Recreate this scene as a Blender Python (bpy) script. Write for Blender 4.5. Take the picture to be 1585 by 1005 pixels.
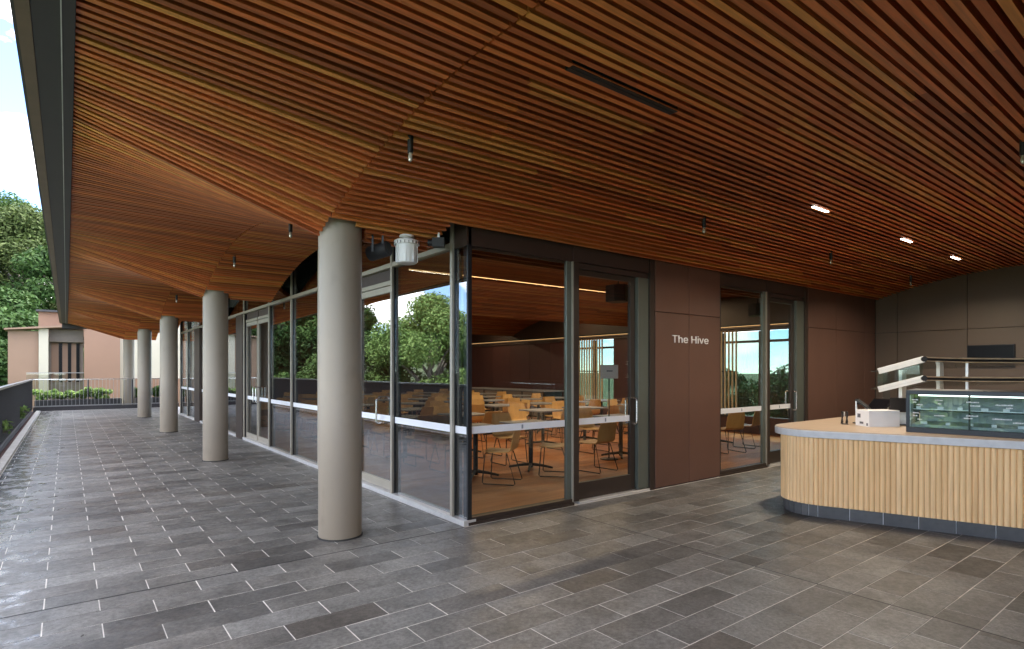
import bpy, math, random
import numpy as np
from mathutils import Vector, Matrix
for o in list(bpy.data.objects): bpy.data.objects.remove(o)
sc = bpy.context.scene
C = sc.collection
R = math.radians
rnd = random.Random(7)

# ------------------------------------------------------------------ camera, sky, sun, exposure
cam_d = bpy.data.cameras.new('camera'); cam = bpy.data.objects.new('camera', cam_d); C.objects.link(cam)
cam.location = (0, 0, 1.6); cam.rotation_euler = (R(90), 0, R(-37.556))
cam_d.sensor_width = 36.0; cam_d.lens = 36 * 896.7 / 1585; cam_d.shift_y = 70.5 / 1585
cam_d.clip_start = 0.05; cam_d.clip_end = 3000
sc.camera = cam
SUN_EL, SUN_AZ = R(56), R(80)            # azimuth clockwise from +Y: the sun stands beyond the hall
w = bpy.data.worlds.new('World'); sc.world = w; w.use_nodes = True
nt = w.node_tree; nt.nodes.clear()
def nn(t, kind, **kw):
    n = t.nodes.new(kind)
    for k, v in kw.items(): setattr(n, k, v)
    return n
out = nn(nt, 'ShaderNodeOutputWorld'); bg = nn(nt, 'ShaderNodeBackground')
sky = nn(nt, 'ShaderNodeTexSky', sky_type='NISHITA', sun_disc=False, sun_elevation=SUN_EL, sun_rotation=SUN_AZ, altitude=4200, dust_density=0, ozone_density=2.0)
tc = nn(nt, 'ShaderNodeTexCoord')
mp = nn(nt, 'ShaderNodeMapping'); mp.inputs['Scale'].default_value = (1, 1, 1.9); mp.inputs['Location'].default_value = (1.1, 0.2, 0.3)
n1 = nn(nt, 'ShaderNodeTexNoise'); n1.inputs['Scale'].default_value = 4.6; n1.inputs['Detail'].default_value = 9; n1.inputs['Roughness'].default_value = 0.56
rp = nn(nt, 'ShaderNodeValToRGB'); rp.color_ramp.elements[0].position = 0.485; rp.color_ramp.elements[1].position = 0.56
mx = nn(nt, 'ShaderNodeMixRGB'); mx.inputs[2].default_value = (9.6, 9.5, 9.5, 1)
nt.links.new(tc.outputs['Generated'], mp.inputs[0]); nt.links.new(mp.outputs[0], n1.inputs['Vector'])
nt.links.new(n1.outputs['Fac'], rp.inputs[0]); nt.links.new(rp.outputs[0], mx.inputs[0])
nt.links.new(sky.outputs[0], mx.inputs[1]); nt.links.new(mx.outputs[0], bg.inputs[0])
bg.inputs[1].default_value = 0.15
nt.links.new(bg.outputs[0], out.inputs[0])
sd = bpy.data.lights.new('sun', 'SUN'); sd.energy = 2.6; sd.angle = R(0.6); sd.color = (1, .95, .87)
so = bpy.data.objects.new('sun', sd); C.objects.link(so)
sdir = Vector((math.sin(SUN_AZ) * math.cos(SUN_EL), math.cos(SUN_AZ) * math.cos(SUN_EL), math.sin(SUN_EL)))
so.rotation_euler = sdir.to_track_quat('Z', 'Y').to_euler(); so.location = sdir * 60
sc.view_settings.view_transform = 'Standard'; sc.view_settings.look = 'None'
sc.view_settings.exposure = 2.55; sc.view_settings.gamma = 1
sc.render.engine = 'CYCLES'
cy = sc.cycles
cy.use_denoising = True; cy.max_bounces = 9; cy.diffuse_bounces = 5; cy.glossy_bounces = 5
cy.transparent_max_bounces = 24; cy.transmission_bounces = 6; cy.sample_clamp_indirect = 6
cy.caustics_reflective = False; cy.caustics_refractive = False

# ------------------------------------------------------------------ mesh helpers
class MB:
    def __init__(s): s.v = []; s.f = []
    def add(s, vs, fs):
        b = len(s.v); s.v += [tuple(p) for p in vs]; s.f += [tuple(i + b for i in q) for q in fs]; return s
    def box(s, x0, x1, y0, y1, z0, z1):
        return s.add([(x0,y0,z0),(x1,y0,z0),(x1,y1,z0),(x0,y1,z0),(x0,y0,z1),(x1,y0,z1),(x1,y1,z1),(x0,y1,z1)],
                     [(3,2,1,0),(4,5,6,7),(0,1,5,4),(1,2,6,5),(2,3,7,6),(3,0,4,7)])
    def cbox(s, x0, x1, y0, y1, z0, z1, c):   # box with chamfered top edges
        vs = [(x0,y0,z0),(x1,y0,z0),(x1,y1,z0),(x0,y1,z0),(x0,y0,z1-c),(x1,y0,z1-c),(x1,y1,z1-c),(x0,y1,z1-c),
              (x0+c,y0+c,z1),(x1-c,y0+c,z1),(x1-c,y1-c,z1),(x0+c,y1-c,z1)]
        return s.add(vs, [(3,2,1,0),(0,1,5,4),(1,2,6,5),(2,3,7,6),(3,0,4,7),(4,5,9,8),(5,6,10,9),(6,7,11,10),(7,4,8,11),(8,9,10,11)])
    def prism(s, poly, z0, z1):
        n = len(poly)
        return s.add([(x,y,z0) for x,y in poly] + [(x,y,z1) for x,y in poly],
                     [tuple(range(n-1,-1,-1)), tuple(range(n, 2*n))] + [(i,(i+1)%n,n+(i+1)%n,n+i) for i in range(n)])
    def lathe(s, prof, n=32, cx=0, cy_=0):
        vs = []; fs = []
        for r, z in prof:
            for i in range(n):
                a = 2*math.pi*i/n; vs.append((cx + r*math.cos(a), cy_ + r*math.sin(a), z))
        for k in range(len(prof)-1):
            for i in range(n):
                j = (i+1) % n; fs.append((k*n+i, k*n+j, (k+1)*n+j, (k+1)*n+i))
        fs.append(tuple(range(n-1,-1,-1))); fs.append(tuple(range((len(prof)-1)*n, len(prof)*n)))
        return s.add(vs, fs)
    def tube(s, path, r, n=8, r1=None):
        P = [Vector(p) for p in path]; vs = []; fs = []
        up = Vector((0,0,1))
        for k, p in enumerate(P):
            d = ((P[k+1]-p) if k == 0 else (p-P[k-1]) if k == len(P)-1 else (P[k+1]-P[k-1])).normalized()
            a = d.cross(up if abs(d.z) < .95 else Vector((1,0,0))).normalized(); b = d.cross(a)
            rr = r if r1 is None else r + (r1-r)*k/(len(P)-1)
            for i in range(n):
                t = 2*math.pi*i/n; vs.append(p + (a*math.cos(t)+b*math.sin(t))*rr)
        for k in range(len(P)-1):
            for i in range(n):
                j = (i+1) % n; fs.append((k*n+i, (k+1)*n+i, (k+1)*n+j, k*n+j))
        fs.append(tuple(range(n))); fs.append(tuple(range(len(P)*n-1, (len(P)-1)*n-1, -1)))
        return s.add(vs, fs)
    def quad(s, a, b, c, d): return s.add([a,b,c,d], [(0,1,2,3)])
    def mesh(s, name, m, smooth=False):
        me = bpy.data.meshes.new(name); me.from_pydata(s.v, [], s.f); me.materials.append(m)
        if smooth: me.shade_smooth() if hasattr(me, 'shade_smooth') else None
        me.update(); return me
    def build(s, name, m, parent=None, smooth=False):
        return link(name, s.mesh(name, m, smooth), parent)
def link(name, me, parent=None, loc=None, rot=None, scl=None):
    o = bpy.data.objects.new(name, me); C.objects.link(o)
    if parent: o.parent = parent
    if loc: o.location = loc
    if rot: o.rotation_euler = rot
    if scl: o.scale = scl
    return o
def soft(o, wd=0.004, seg=2):
    m = o.modifiers.new('bevel', 'BEVEL'); m.width = wd; m.segments = seg; m.limit_method = 'ANGLE'; return o
def smooth_by_angle(o, ang=35):
    me = o.data; me.shade_smooth()
    try: me.set_sharp_from_angle(angle=R(ang))
    except Exception: pass
    return o
def tag(o, label, cat, group=None, kind=None):
    o['label'] = label; o['category'] = cat
    if group: o['group'] = group
    if kind: o['kind'] = kind
    return o
def struct(o, label=None, cat=None):
    o['kind'] = 'structure'
    if label: o['label'] = label
    if cat: o['category'] = cat
    return o
def thing(name, label, cat, loc=(0,0,0), rz=0, group=None):
    o = bpy.data.objects.new(name, None); C.objects.link(o); o.location = loc; o.rotation_euler = (0,0,rz)
    o.empty_display_size = .1
    return tag(o, label, cat, group)
def copy_tree(o, parent=None):
    c = o.copy(); C.objects.link(c); c.parent = parent
    for ch in list(o.children): copy_tree(ch, c)
    return c

# ------------------------------------------------------------------ materials
def mat(name, col, rough=.5, metal=0, var=.12, scale=6, bump=0, bscale=60, stretch=(1,1,1), rvar=0, spec=.5, rand=0.0):
    m = bpy.data.materials.new(name); m.use_nodes = True; t = m.node_tree; b = t.nodes['Principled BSDF']
    b.inputs['Roughness'].default_value = rough; b.inputs['Metallic'].default_value = metal
    b.inputs['Specular IOR Level'].default_value = spec
    co = nn(t, 'ShaderNodeTexCoord'); mapn = nn(t, 'ShaderNodeMapping'); mapn.inputs['Scale'].default_value = stretch
    t.links.new(co.outputs['Object'], mapn.inputs[0])
    no = nn(t, 'ShaderNodeTexNoise'); no.inputs['Scale'].default_value = scale; no.inputs['Detail'].default_value = 6
    t.links.new(mapn.outputs[0], no.inputs['Vector'])
    r = nn(t, 'ShaderNodeValToRGB'); r.color_ramp.elements[0].position = .3; r.color_ramp.elements[1].position = .7
    c = Vector(col[:3]); r.color_ramp.elements[0].color = (*(c*(1-var)), 1); r.color_ramp.elements[1].color = (*(c*(1+var)), 1)
    t.links.new(no.outputs['Fac'], r.inputs[0])
    last = r.outputs[0]
    if rand:
        oi = nn(t, 'ShaderNodeObjectInfo'); mr = nn(t, 'ShaderNodeMapRange'); mr.inputs[3].default_value = 1-rand; mr.inputs[4].default_value = 1+rand
        vm = nn(t, 'ShaderNodeVectorMath', operation='SCALE'); t.links.new(oi.outputs['Random'], mr.inputs[0])
        t.links.new(last, vm.inputs[0]); t.links.new(mr.outputs[0], vm.inputs['Scale']); last = vm.outputs[0]
    t.links.new(last, b.inputs['Base Color'])
    if rvar:
        mr = nn(t, 'ShaderNodeMapRange'); mr.inputs[3].default_value = rough-rvar; mr.inputs[4].default_value = rough+rvar
        t.links.new(no.outputs['Fac'], mr.inputs[0]); t.links.new(mr.outputs[0], b.inputs['Roughness'])
    if bump:
        n2 = nn(t, 'ShaderNodeTexNoise'); n2.inputs['Scale'].default_value = bscale; n2.inputs['Detail'].default_value = 4
        bp = nn(t, 'ShaderNodeBump'); bp.inputs['Strength'].default_value = bump; bp.inputs['Distance'].default_value = .01
        t.links.new(mapn.outputs[0], n2.inputs['Vector']); t.links.new(n2.outputs['Fac'], bp.inputs['Height']); t.links.new(bp.outputs[0], b.inputs['Normal'])
    return m
def emit(name, col, s):
    m = bpy.data.materials.new(name); m.use_nodes = True; t = m.node_tree; t.nodes.clear()
    e = nn(t, 'ShaderNodeEmission'); e.inputs[0].default_value = (*col, 1); e.inputs[1].default_value = s
    o = nn(t, 'ShaderNodeOutputMaterial'); t.links.new(e.outputs[0], o.inputs[0]); return m
def glass(name, tint=(.82,.87,.86), ior=1.6, extra=0.0):
    m = bpy.data.materials.new(name); m.use_nodes = True; t = m.node_tree; t.nodes.clear()
    o = nn(t, 'ShaderNodeOutputMaterial'); tr = nn(t, 'ShaderNodeBsdfTransparent'); tr.inputs[0].default_value = (*tint, 1)
    gl = nn(t, 'ShaderNodeBsdfGlossy'); gl.inputs['Roughness'].default_value = 0.0; gl.inputs[0].default_value = (.95,.97,1,1)
    ge = nn(t, 'ShaderNodeNewGeometry'); mr = nn(t, 'ShaderNodeMapRange'); mr.inputs[3].default_value = ior; mr.inputs[4].default_value = 1/ior
    fr = nn(t, 'ShaderNodeFresnel'); ad = nn(t, 'ShaderNodeMath', operation='ADD', use_clamp=True); ad.inputs[1].default_value = extra
    ms = nn(t, 'ShaderNodeMixShader')
    t.links.new(ge.outputs['Backfacing'], mr.inputs[0]); t.links.new(mr.outputs[0], fr.inputs[0])
    t.links.new(fr.outputs[0], ad.inputs[0]); t.links.new(ad.outputs[0], ms.inputs[0])
    t.links.new(tr.outputs[0], ms.inputs[1]); t.links.new(gl.outputs[0], ms.inputs[2]); t.links.new(ms.outputs[0], o.inputs[0])
    return m
def wood(name, stops, rough=.5, gscale=(1.2, 26, 26), strength=.35, island=True, bump=.15):
    """timber: one tone for each board (object and island random) with grain along the board's X"""
    m = bpy.data.materials.new(name); m.use_nodes = True; t = m.node_tree; b = t.nodes['Principled BSDF']
    b.inputs['Roughness'].default_value = rough; b.inputs['Specular IOR Level'].default_value = .35
    oi = nn(t, 'ShaderNodeObjectInfo'); ge = nn(t, 'ShaderNodeNewGeometry')
    ad = nn(t, 'ShaderNodeMath', operation='ADD'); fr = nn(t, 'ShaderNodeMath', operation='FRACT')
    t.links.new(oi.outputs['Random'], ad.inputs[0])
    if island: t.links.new(ge.outputs['Random Per Island'], ad.inputs[1])
    t.links.new(ad.outputs[0], fr.inputs[0])
    rp = nn(t, 'ShaderNodeValToRGB'); el = rp.color_ramp.elements
    while len(el) < len(stops): el.new(.5)
    for e, (p, c) in zip(el, stops): e.position = p; e.color = (*c, 1)
    t.links.new(fr.outputs[0], rp.inputs[0])
    mu = nn(t, 'ShaderNodeMath', operation='MULTIPLY'); mu.inputs[1].default_value = 57
    t.links.new(fr.outputs[0], mu.inputs[0])
    va = nn(t, 'ShaderNodeVectorMath', operation='ADD'); mapn = nn(t, 'ShaderNodeMapping'); mapn.inputs['Scale'].default_value = gscale
    t.links.new(ge.outputs['Position'], va.inputs[0]); t.links.new(mu.outputs[0], va.inputs[1]); t.links.new(va.outputs[0], mapn.inputs[0])
    no = nn(t, 'ShaderNodeTexNoise'); no.inputs['Scale'].default_value = 1.6; no.inputs['Detail'].default_value = 7; no.inputs['Distortion'].default_value = .6
    t.links.new(mapn.outputs[0], no.inputs['Vector'])
    mr = nn(t, 'ShaderNodeMapRange'); mr.inputs[1].default_value = .25; mr.inputs[2].default_value = .75
    mr.inputs[3].default_value = 1-strength; mr.inputs[4].default_value = 1+strength
    t.links.new(no.outputs['Fac'], mr.inputs[0])
    vm = nn(t, 'ShaderNodeVectorMath', operation='SCALE'); t.links.new(rp.outputs[0], vm.inputs[0]); t.links.new(mr.outputs[0], vm.inputs['Scale'])
    t.links.new(vm.outputs[0], b.inputs['Base Color'])
    if bump:
        bp = nn(t, 'ShaderNodeBump'); bp.inputs['Strength'].default_value = bump; bp.inputs['Distance'].default_value = .004
        t.links.new(no.outputs['Fac'], bp.inputs['Height']); t.links.new(bp.outputs[0], b.inputs['Normal'])
    return m
SLAT0 = [(0.0,(.115,.046,.022)),(.15,(.17,.066,.030)),(.32,(.25,.098,.040)),(.46,(.155,.062,.034)),(.60,(.31,.128,.048)),(.72,(.215,.088,.046)),(.84,(.36,.165,.060)),(.955,(.38,.19,.075)),(1.0,(.13,.052,.028))]
SLAT = [(p, (min(.68,c[0]*1.98), min(.27,c[1]*1.45), c[2]*1.22)) for p, c in SLAT0]
SM = (.46, .172, .066)
SLAT = [(p, tuple(min(m_, k_*(a*.88 + b*.12)) for a, b, k_, m_ in zip(c, SM, (1.52, 1.36, 1.12), (.80, .40, .16)))) for p, c in SLAT]
M = {}
M['slat'] = wood('ceiling_timber', SLAT, .48)
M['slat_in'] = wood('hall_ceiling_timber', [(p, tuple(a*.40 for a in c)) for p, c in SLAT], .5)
M['batten'] = wood('oak_batten', [(0,(.84,.55,.27)),(.3,(.87,.58,.30)),(.5,(.81,.51,.245)),(.75,(.89,.61,.33)),(1,(.85,.56,.28))], .5, (26,26,1.4), .16, bump=.05)
M['floorboard'] = wood('hall_floorboards', [(0,(.36,.13,.038)),(.3,(.46,.175,.05)),(.55,(.30,.105,.032)),(.8,(.52,.21,.065)),(1,(.40,.145,.042))], .45, (1.2,22,22), .3, bump=.03)
M['ply'] = wood('chair_plywood', [(0,(.62,.37,.13)),(.5,(.70,.44,.17)),(1,(.58,.33,.11))], .4, (6,6,1.2), .14, island=False, bump=.03)
M['ply_edge'] = mat('plywood_edge', (.72,.55,.30), .5)
M['screen_wood'] = wood('screen_timber', [(0,(.55,.40,.22)),(1,(.66,.50,.30))], .5, (20,20,1), .15)
M['black'] = mat('black_backing', (.012,.011,.011), .9, var=.05)
M['black_metal'] = mat('black_powdercoat', (.022,.022,.024), .45, .2)
M['column'] = mat('painted_concrete', (.295,.248,.192), .5, var=.04, scale=1.6, bump=.08, bscale=70, stretch=(1,1,.35))
def scuffs(m):
    t = m.node_tree; b = t.nodes['Principled BSDF']; src = b.inputs['Base Color'].links[0].from_socket
    co = nn(t, 'ShaderNodeTexCoord'); n = nn(t, 'ShaderNodeTexNoise'); n.inputs['Scale'].default_value = 7; n.inputs['Detail'].default_value = 8
    oi = nn(t, 'ShaderNodeObjectInfo'); va = nn(t, 'ShaderNodeVectorMath', operation='ADD'); t.links.new(co.outputs['Object'], va.inputs[0]); t.links.new(oi.outputs['Location'], va.inputs[1])
    mp_ = nn(t, 'ShaderNodeMapping'); mp_.inputs['Scale'].default_value = (1,1,.5); t.links.new(va.outputs[0], mp_.inputs[0]); t.links.new(mp_.outputs[0], n.inputs['Vector'])
    r = nn(t, 'ShaderNodeValToRGB'); r.color_ramp.elements[0].position = .58; r.color_ramp.elements[1].position = .72
    r.color_ramp.elements[0].color = (1,1,1,1); r.color_ramp.elements[1].color = (.91,.90,.89,1)
    mu = nn(t, 'ShaderNodeMixRGB', blend_type='MULTIPLY'); mu.inputs[0].default_value = 1
    t.links.new(n.outputs['Fac'], r.inputs[0]); t.links.new(src, mu.inputs[1]); t.links.new(r.outputs[0], mu.inputs[2]); t.links.new(mu.outputs[0], b.inputs['Base Color'])
scuffs(M['column'])
M['column_seam'] = mat('column_seam', (.285,.245,.195), .6)
M['alu'] = mat('bronze_aluminium', (.36,.325,.265), .42, .2, var=.04)
M['alu_dark'] = mat('dark_bronze_aluminium', (.062,.045,.036), .42, .4, var=.06)
M['alu_return'] = mat('bronze_green_reflection', (.15,.165,.14), .35, .4, var=.06, scale=3)  # greenish reflection on the frame returns put into the base colour
M['sill'] = mat('anodised_sill', (.62,.61,.60), .4, .4, var=.06, scale=12)
M['steel'] = mat('brushed_steel', (.66,.65,.63), .25, 1, var=.04)
M['film'] = mat('white_film', (.80,.80,.82), .45, var=.02)
M['film_dot'] = mat('grey_film_mark', (.25,.27,.31), .5)
M['brown'] = mat('brown_cladding', (.125,.063,.045), .46, var=.06, scale=2, rand=.06, bump=.02, bscale=220)
M['brown_dark'] = mat('dark_brown_head', (.050,.030,.024), .5, var=.08)
M['taupe'] = mat('taupe_wall_panel', (.112,.078,.055), .5, var=.07, scale=1.6, rand=.05)
M['maroon'] = mat('maroon_wall', (.072,.028,.024), .5, var=.08, rand=.05)
M['fascia'] = mat('charcoal_soffit', (.022,.020,.020), .5, var=.1, scale=3)
M['fascia_edge'] = mat('brown_eave', (.16,.105,.062), .45, .2, var=.12, scale=4)
M['rail'] = mat('charcoal_balustrade', (.050,.047,.052), .45, .3, var=.08)
M['railcap'] = mat('grey_handrail', (.30,.30,.30), .3, .5, var=.06)
M['kerb'] = mat('pale_kerb', (.46,.44,.41), .7, var=.15, scale=9)
M['gravel'] = mat('dark_red_gravel', (.11,.06,.055), .9, var=.5, scale=90, bump=.8, bscale=120)
M['soil'] = mat('soil', (.04,.03,.022), .95, var=.3, scale=30)
M['planter'] = mat('charcoal_planter', (.035,.035,.038), .5)
M['peach'] = mat('peach_render', (.275,.158,.106), .7, var=.04, scale=1.2, rand=.02)
M['peach2'] = mat('sandy_render', (.27,.168,.115), .7, var=.04, scale=1.2)
M['cream'] = mat('cream_render', (.50,.45,.36), .7, var=.04, scale=1.2)
M['greybrown'] = mat('grey_brown_panel', (.19,.155,.13), .6, var=.06)
M['slab'] = mat('pale_stone_edge', (.62,.61,.61), .55, var=.07, scale=14)
M['tan_top'] = mat('tan_laminate', (.42,.32,.235), .42, var=.08, scale=5, stretch=(1,6,1))
M['kick'] = mat('charcoal_kick_tile', (.085,.085,.087), .6, var=.22, scale=9, rand=.12)
M['white'] = mat('white_plastic', (.82,.82,.81), .35, var=.02)
M['carton'] = mat('white_carton', (.84,.84,.85), .6, var=.03)
M['print'] = mat('dark_print', (.12,.12,.14), .6)
M['navy'] = mat('black_case_frame', (.006,.009,.016), .35, .1)
M['casein'] = mat('cold_case_lining', (.30,.335,.335), .4, var=.03)
M['screen'] = mat('dark_screen', (.006,.006,.008), .3, var=.02, spec=.15)
M['tablet'] = mat('dark_glass_tablet', (.02,.02,.022), .15)
M['tabletop'] = mat('grey_tabletop', (.26,.26,.27), .4, var=.05)
M['chrome_edge'] = mat('gold_shelf_edge', (.74,.58,.40), .35, .35)
M['silver'] = mat('pale_frame', (.72,.73,.73), .35, .3)
M['speaker'] = mat('speaker_black', (.02,.02,.022), .6)
M['grille'] = mat('speaker_grille_grey', (.16,.16,.155), .6)
M['bulb'] = mat('clear_bulb', (.55,.52,.45), .08, .3)
M['earth'] = mat('grassy_ground', (.075,.10,.04), .95, var=.4, scale=.4)
M['bark'] = mat('bark', (.20,.17,.14), .9, var=.3, scale=5, bump=.4, bscale=20)
M['led'] = emit('warm_led', (1,.56,.22), .55)
M['lin'] = emit('white_lamp', (1,.93,.82), 6)
M['caselight'] = emit('case_light', (.9,1,.98), .8)
M['glass'] = glass('window_glass', (.60,.64,.64), 2.5, .0)
M['glass_t'] = glass('tinted_hall_glass', (.42,.50,.48), 1.5, .0)
M['glass_r'] = glass('shopfront_glass', (.88,.89,.87), 1.42, .0)
M['glass_c'] = glass('case_glass', (.88,.94,.94), 1.7)
M['signwhite'] = mat('white_letters', (.86,.85,.87), .4, var=.01)

def leafmat(name, a, b_, c):
    m = bpy.data.materials.new(name); m.use_nodes = True; t = m.node_tree; b = t.nodes['Principled BSDF']
    b.inputs['Roughness'].default_value = .6; b.inputs['Specular IOR Level'].default_value = .12
    ge = nn(t, 'ShaderNodeNewGeometry'); rp = nn(t, 'ShaderNodeValToRGB'); el = rp.color_ramp.elements; el.new(.5)
    for e, p, cc in zip(el, (0,.5,1), (a,b_,c)): e.position = p; e.color = (*cc, 1)
    oi = nn(t, 'ShaderNodeObjectInfo'); ad = nn(t, 'ShaderNodeMath', operation='MULTIPLY_ADD'); ad.inputs[1].default_value = .75; 
    mu = nn(t, 'ShaderNodeMath', operation='MULTIPLY'); mu.inputs[1].default_value = .25
    t.links.new(oi.outputs['Random'], mu.inputs[0]); t.links.new(mu.outputs[0], ad.inputs[2])
    t.links.new(ge.outputs['Random Per Island'], ad.inputs[0]); t.links.new(ad.outputs[0], rp.inputs[0])
    t.links.new(rp.outputs[0], b.inputs['Base Color'])
    tr = nn(t, 'ShaderNodeBsdfTranslucent'); t.links.new(rp.outputs[0], tr.inputs[0])
    ms = nn(t, 'ShaderNodeMixShader'); ms.inputs[0].default_value = .22
    o = t.nodes['Material Output']; t.links.new(b.outputs[0], ms.inputs[1]); t.links.new(tr.outputs[0], ms.inputs[2]); t.links.new(ms.outputs[0], o.inputs[0])
    return m
M['leaf_dark'] = leafmat('leaf_dark', (.018,.042,.011), (.036,.078,.020), (.068,.115,.032))
M['leaf_mid'] = leafmat('leaf_mid', (.030,.065,.015), (.055,.105,.025), (.09,.14,.04))
M['leaf_olive'] = leafmat('leaf_olive', (.04,.062,.018), (.072,.102,.030), (.115,.142,.05))
M['leaf_bright'] = leafmat('leaf_bright', (.08,.15,.04), (.17,.27,.075), (.29,.38,.13))

# paver: tone by tile, mottling, a wet film near the open edge
def paver_mat():
    m = bpy.data.materials.new('basalt_paver'); m.use_nodes = True; t = m.node_tree; b = t.nodes['Principled BSDF']
    oi = nn(t, 'ShaderNodeObjectInfo'); ge = nn(t, 'ShaderNodeNewGeometry')
    ad = nn(t, 'ShaderNodeMath', operation='ADD'); fr = nn(t, 'ShaderNodeMath', operation='FRACT')
    t.links.new(oi.outputs['Random'], ad.inputs[0]); t.links.new(ge.outputs['Random Per Island'], ad.inputs[1]); t.links.new(ad.outputs[0], fr.inputs[0])
    rp = nn(t, 'ShaderNodeValToRGB'); el = rp.color_ramp.elements
    st = [(0,(.095,.092,.091)),(.18,(.155,.152,.150)),(.40,(.225,.222,.220)),(.58,(.150,.145,.141)),(.76,(.195,.190,.186)),(.88,(.112,.101,.094)),(1,(.24,.235,.23))]
    while len(el) < len(st): el.new(.5)
    for e, (p, c) in zip(el, st): e.position = p; e.color = (c[0]*.90, c[1]*.885, c[2]*.84, 1)
    t.links.new(fr.outputs[0], rp.inputs[0])
    mu = nn(t, 'ShaderNodeMath', operation='MULTIPLY'); mu.inputs[1].default_value = 31
    t.links.new(fr.outputs[0], mu.inputs[0])
    va = nn(t, 'ShaderNodeVectorMath', operation='ADD'); t.links.new(ge.outputs['Position'], va.inputs[0]); t.links.new(mu.outputs[0], va.inputs[1])
    def noise(scale, det=5, src=None):
        n = nn(t, 'ShaderNodeTexNoise'); n.inputs['Scale'].default_value = scale; n.inputs['Detail'].default_value = det; n.inputs['Roughness'].default_value = .62
        t.links.new(src or va.outputs[0], n.inputs['Vector']); return n.outputs['Fac']
    def rng(s, a, b0, c, d):
        r = nn(t, 'ShaderNodeMapRange'); t.links.new(s, r.inputs[0])
        for i, x in enumerate((a, b0, c, d)): r.inputs[i+1].default_value = x
        return r.outputs[0]
    def math2(op, a, bb):
        n = nn(t, 'ShaderNodeMath', operation=op)
        for i, x in enumerate((a, bb)):
            if isinstance(x, float): n.inputs[i].default_value = x
            else: t.links.new(x, n.inputs[i])
        return n.outputs[0]
    f = math2('MULTIPLY', rng(noise(2.6), .3, .7, .66, 1.36), rng(noise(38, 5), .32, .68, .68, 1.34))
    f = math2('MULTIPLY', f, rng(noise(170, 2), .35, .75, .80, 1.22))
    # stains that run across tiles
    f = math2('MULTIPLY', f, rng(noise(.7, 6, ge.outputs['Position']), .35, .65, .86, 1.10))
    f = math2('MULTIPLY', f, rng(noise(1.9, 8, ge.outputs['Position']), .56, .70, 1.0, .78))
    # wet film: along the open edge, broken up by noise
    sx = nn(t, 'ShaderNodeSeparateXYZ'); t.links.new(ge.outputs['Position'], sx.inputs[0])
    edge = rng(sx.outputs['X'], -.85, .45, .80, 0.0)
    wet = math2('ADD', edge, rng(noise(5, 7, ge.outputs['Position']), .3, .7, -.45, .35))
    wetr = nn(t, 'ShaderNodeValToRGB'); wetr.color_ramp.elements[0].position = .42; wetr.color_ramp.elements[1].position = .62
    t.links.new(wet, wetr.inputs[0])
    f = math2('MULTIPLY', f, rng(wetr.outputs[0], 0, 1, 1.0, .72))
    vm = nn(t, 'ShaderNodeVectorMath', operation='SCALE'); t.links.new(rp.outputs[0], vm.inputs[0]); t.links.new(f, vm.inputs['Scale'])
    t.links.new(vm.outputs[0], b.inputs['Base Color'])
    ro = math2('ADD', rng(noise(9), .3, .7, .34, .54), 0.0)
    ro = math2('MULTIPLY', ro, rng(wetr.outputs[0], 0, 1, 1.0, .42))
    t.links.new(ro, b.inputs['Roughness'])
    bp = nn(t, 'ShaderNodeBump'); bp.inputs['Distance'].default_value = .004
    t.links.new(rng(wetr.outputs[0], 0, 1, .30, .10), bp.inputs['Strength'])
    t.links.new(noise(45, 5), bp.inputs['Height']); t.links.new(bp.outputs[0], b.inputs['Normal'])
    b.inputs['Specular IOR Level'].default_value = .5
    return m
M['paver'] = paver_mat()
M['grout'] = mat('pale_grout', (.74,.70,.65), .9, var=.2, scale=7)
M['joint'] = mat('dark_joint_sealant', (.03,.03,.03), .7)

# ------------------------------------------------------------------ the shape of the vaulted ceiling
YC = [5.46, 11.38, 17.30, 23.22, 29.50]      # columns
PITCH = .078; XS = 1.90; XE = 0.04; ZE = 3.50; Y0 = 4.988; X0 = 3.227; XW = 13.42
def zs(y):
    t = ((y - 2.5 + 2.96) % 5.92) - 2.96
    return 3.455 - .585 * (t / 2.96) ** 2

# ------------------------------------------------------------------ ground and terrace
g = MB(); g.quad((-900,-900,-4.5),(900,-900,-4.5),(900,900,-4.5),(-900,900,-4.5))
struct(g.build('ground', M['earth']))
terr = MB().box(-.80, XW+.4, -9, 28.95, -.5, -.0016)
terr = struct(terr.build('terrace_floor', M['grout']), 'grey stone paved terrace floor under the timber canopy')
TF = Vector((math.sin(R(37.556)), math.cos(R(37.556)), 0)); TR = Vector((math.cos(R(37.556)), -math.sin(R(37.556)), 0))
def depth(x, y): return x*TF.x + y*TF.y
def inview(x, y, z=0, pad=60):
    d = depth(x, y)
    if d < .8: return False
    u = 792.5 + 896.7*(x*TR.x+y*TR.y)/d; v = 573 - 896.7*(z-1.6)/d
    return -pad < u < 1585+pad and -pad < v < 1005+pad
tiles = []
CJ = 4.45
for k in range(-47, 108):
    y0 = 2.774 + .2436*k; y1 = y0 + .2436
    if y1 > 28.93 or y0 < -8.9: continue
    xj = 1.378 + (0 if k % 2 == 0 else .3)
    n0 = math.floor((-.8 - xj)/.6)
    xmax = X0 - .01 if y0 > 4.9 else XW
    for i in range(n0, 40):
        a, b = xj + .6*i, xj + .6*(i+1)
        a += rnd.uniform(-.0015, .0015)
        segs = [(a, b)]
        if y0 < 4.9 and a < CJ < b: segs = [(a, CJ), (CJ+.006, b)]
        for s0, s1 in segs:
            s0 = max(s0, -.79); s1 = min(s1, xmax)
            if s1 - s0 < .03: continue
            tiles.append((s0 + .0036, s1 - .0036, y0 + .0018 + rnd.uniform(0,.0034)*(rnd.random()<.6), y1 - .0018 - rnd.uniform(0,.0024)))
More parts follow.
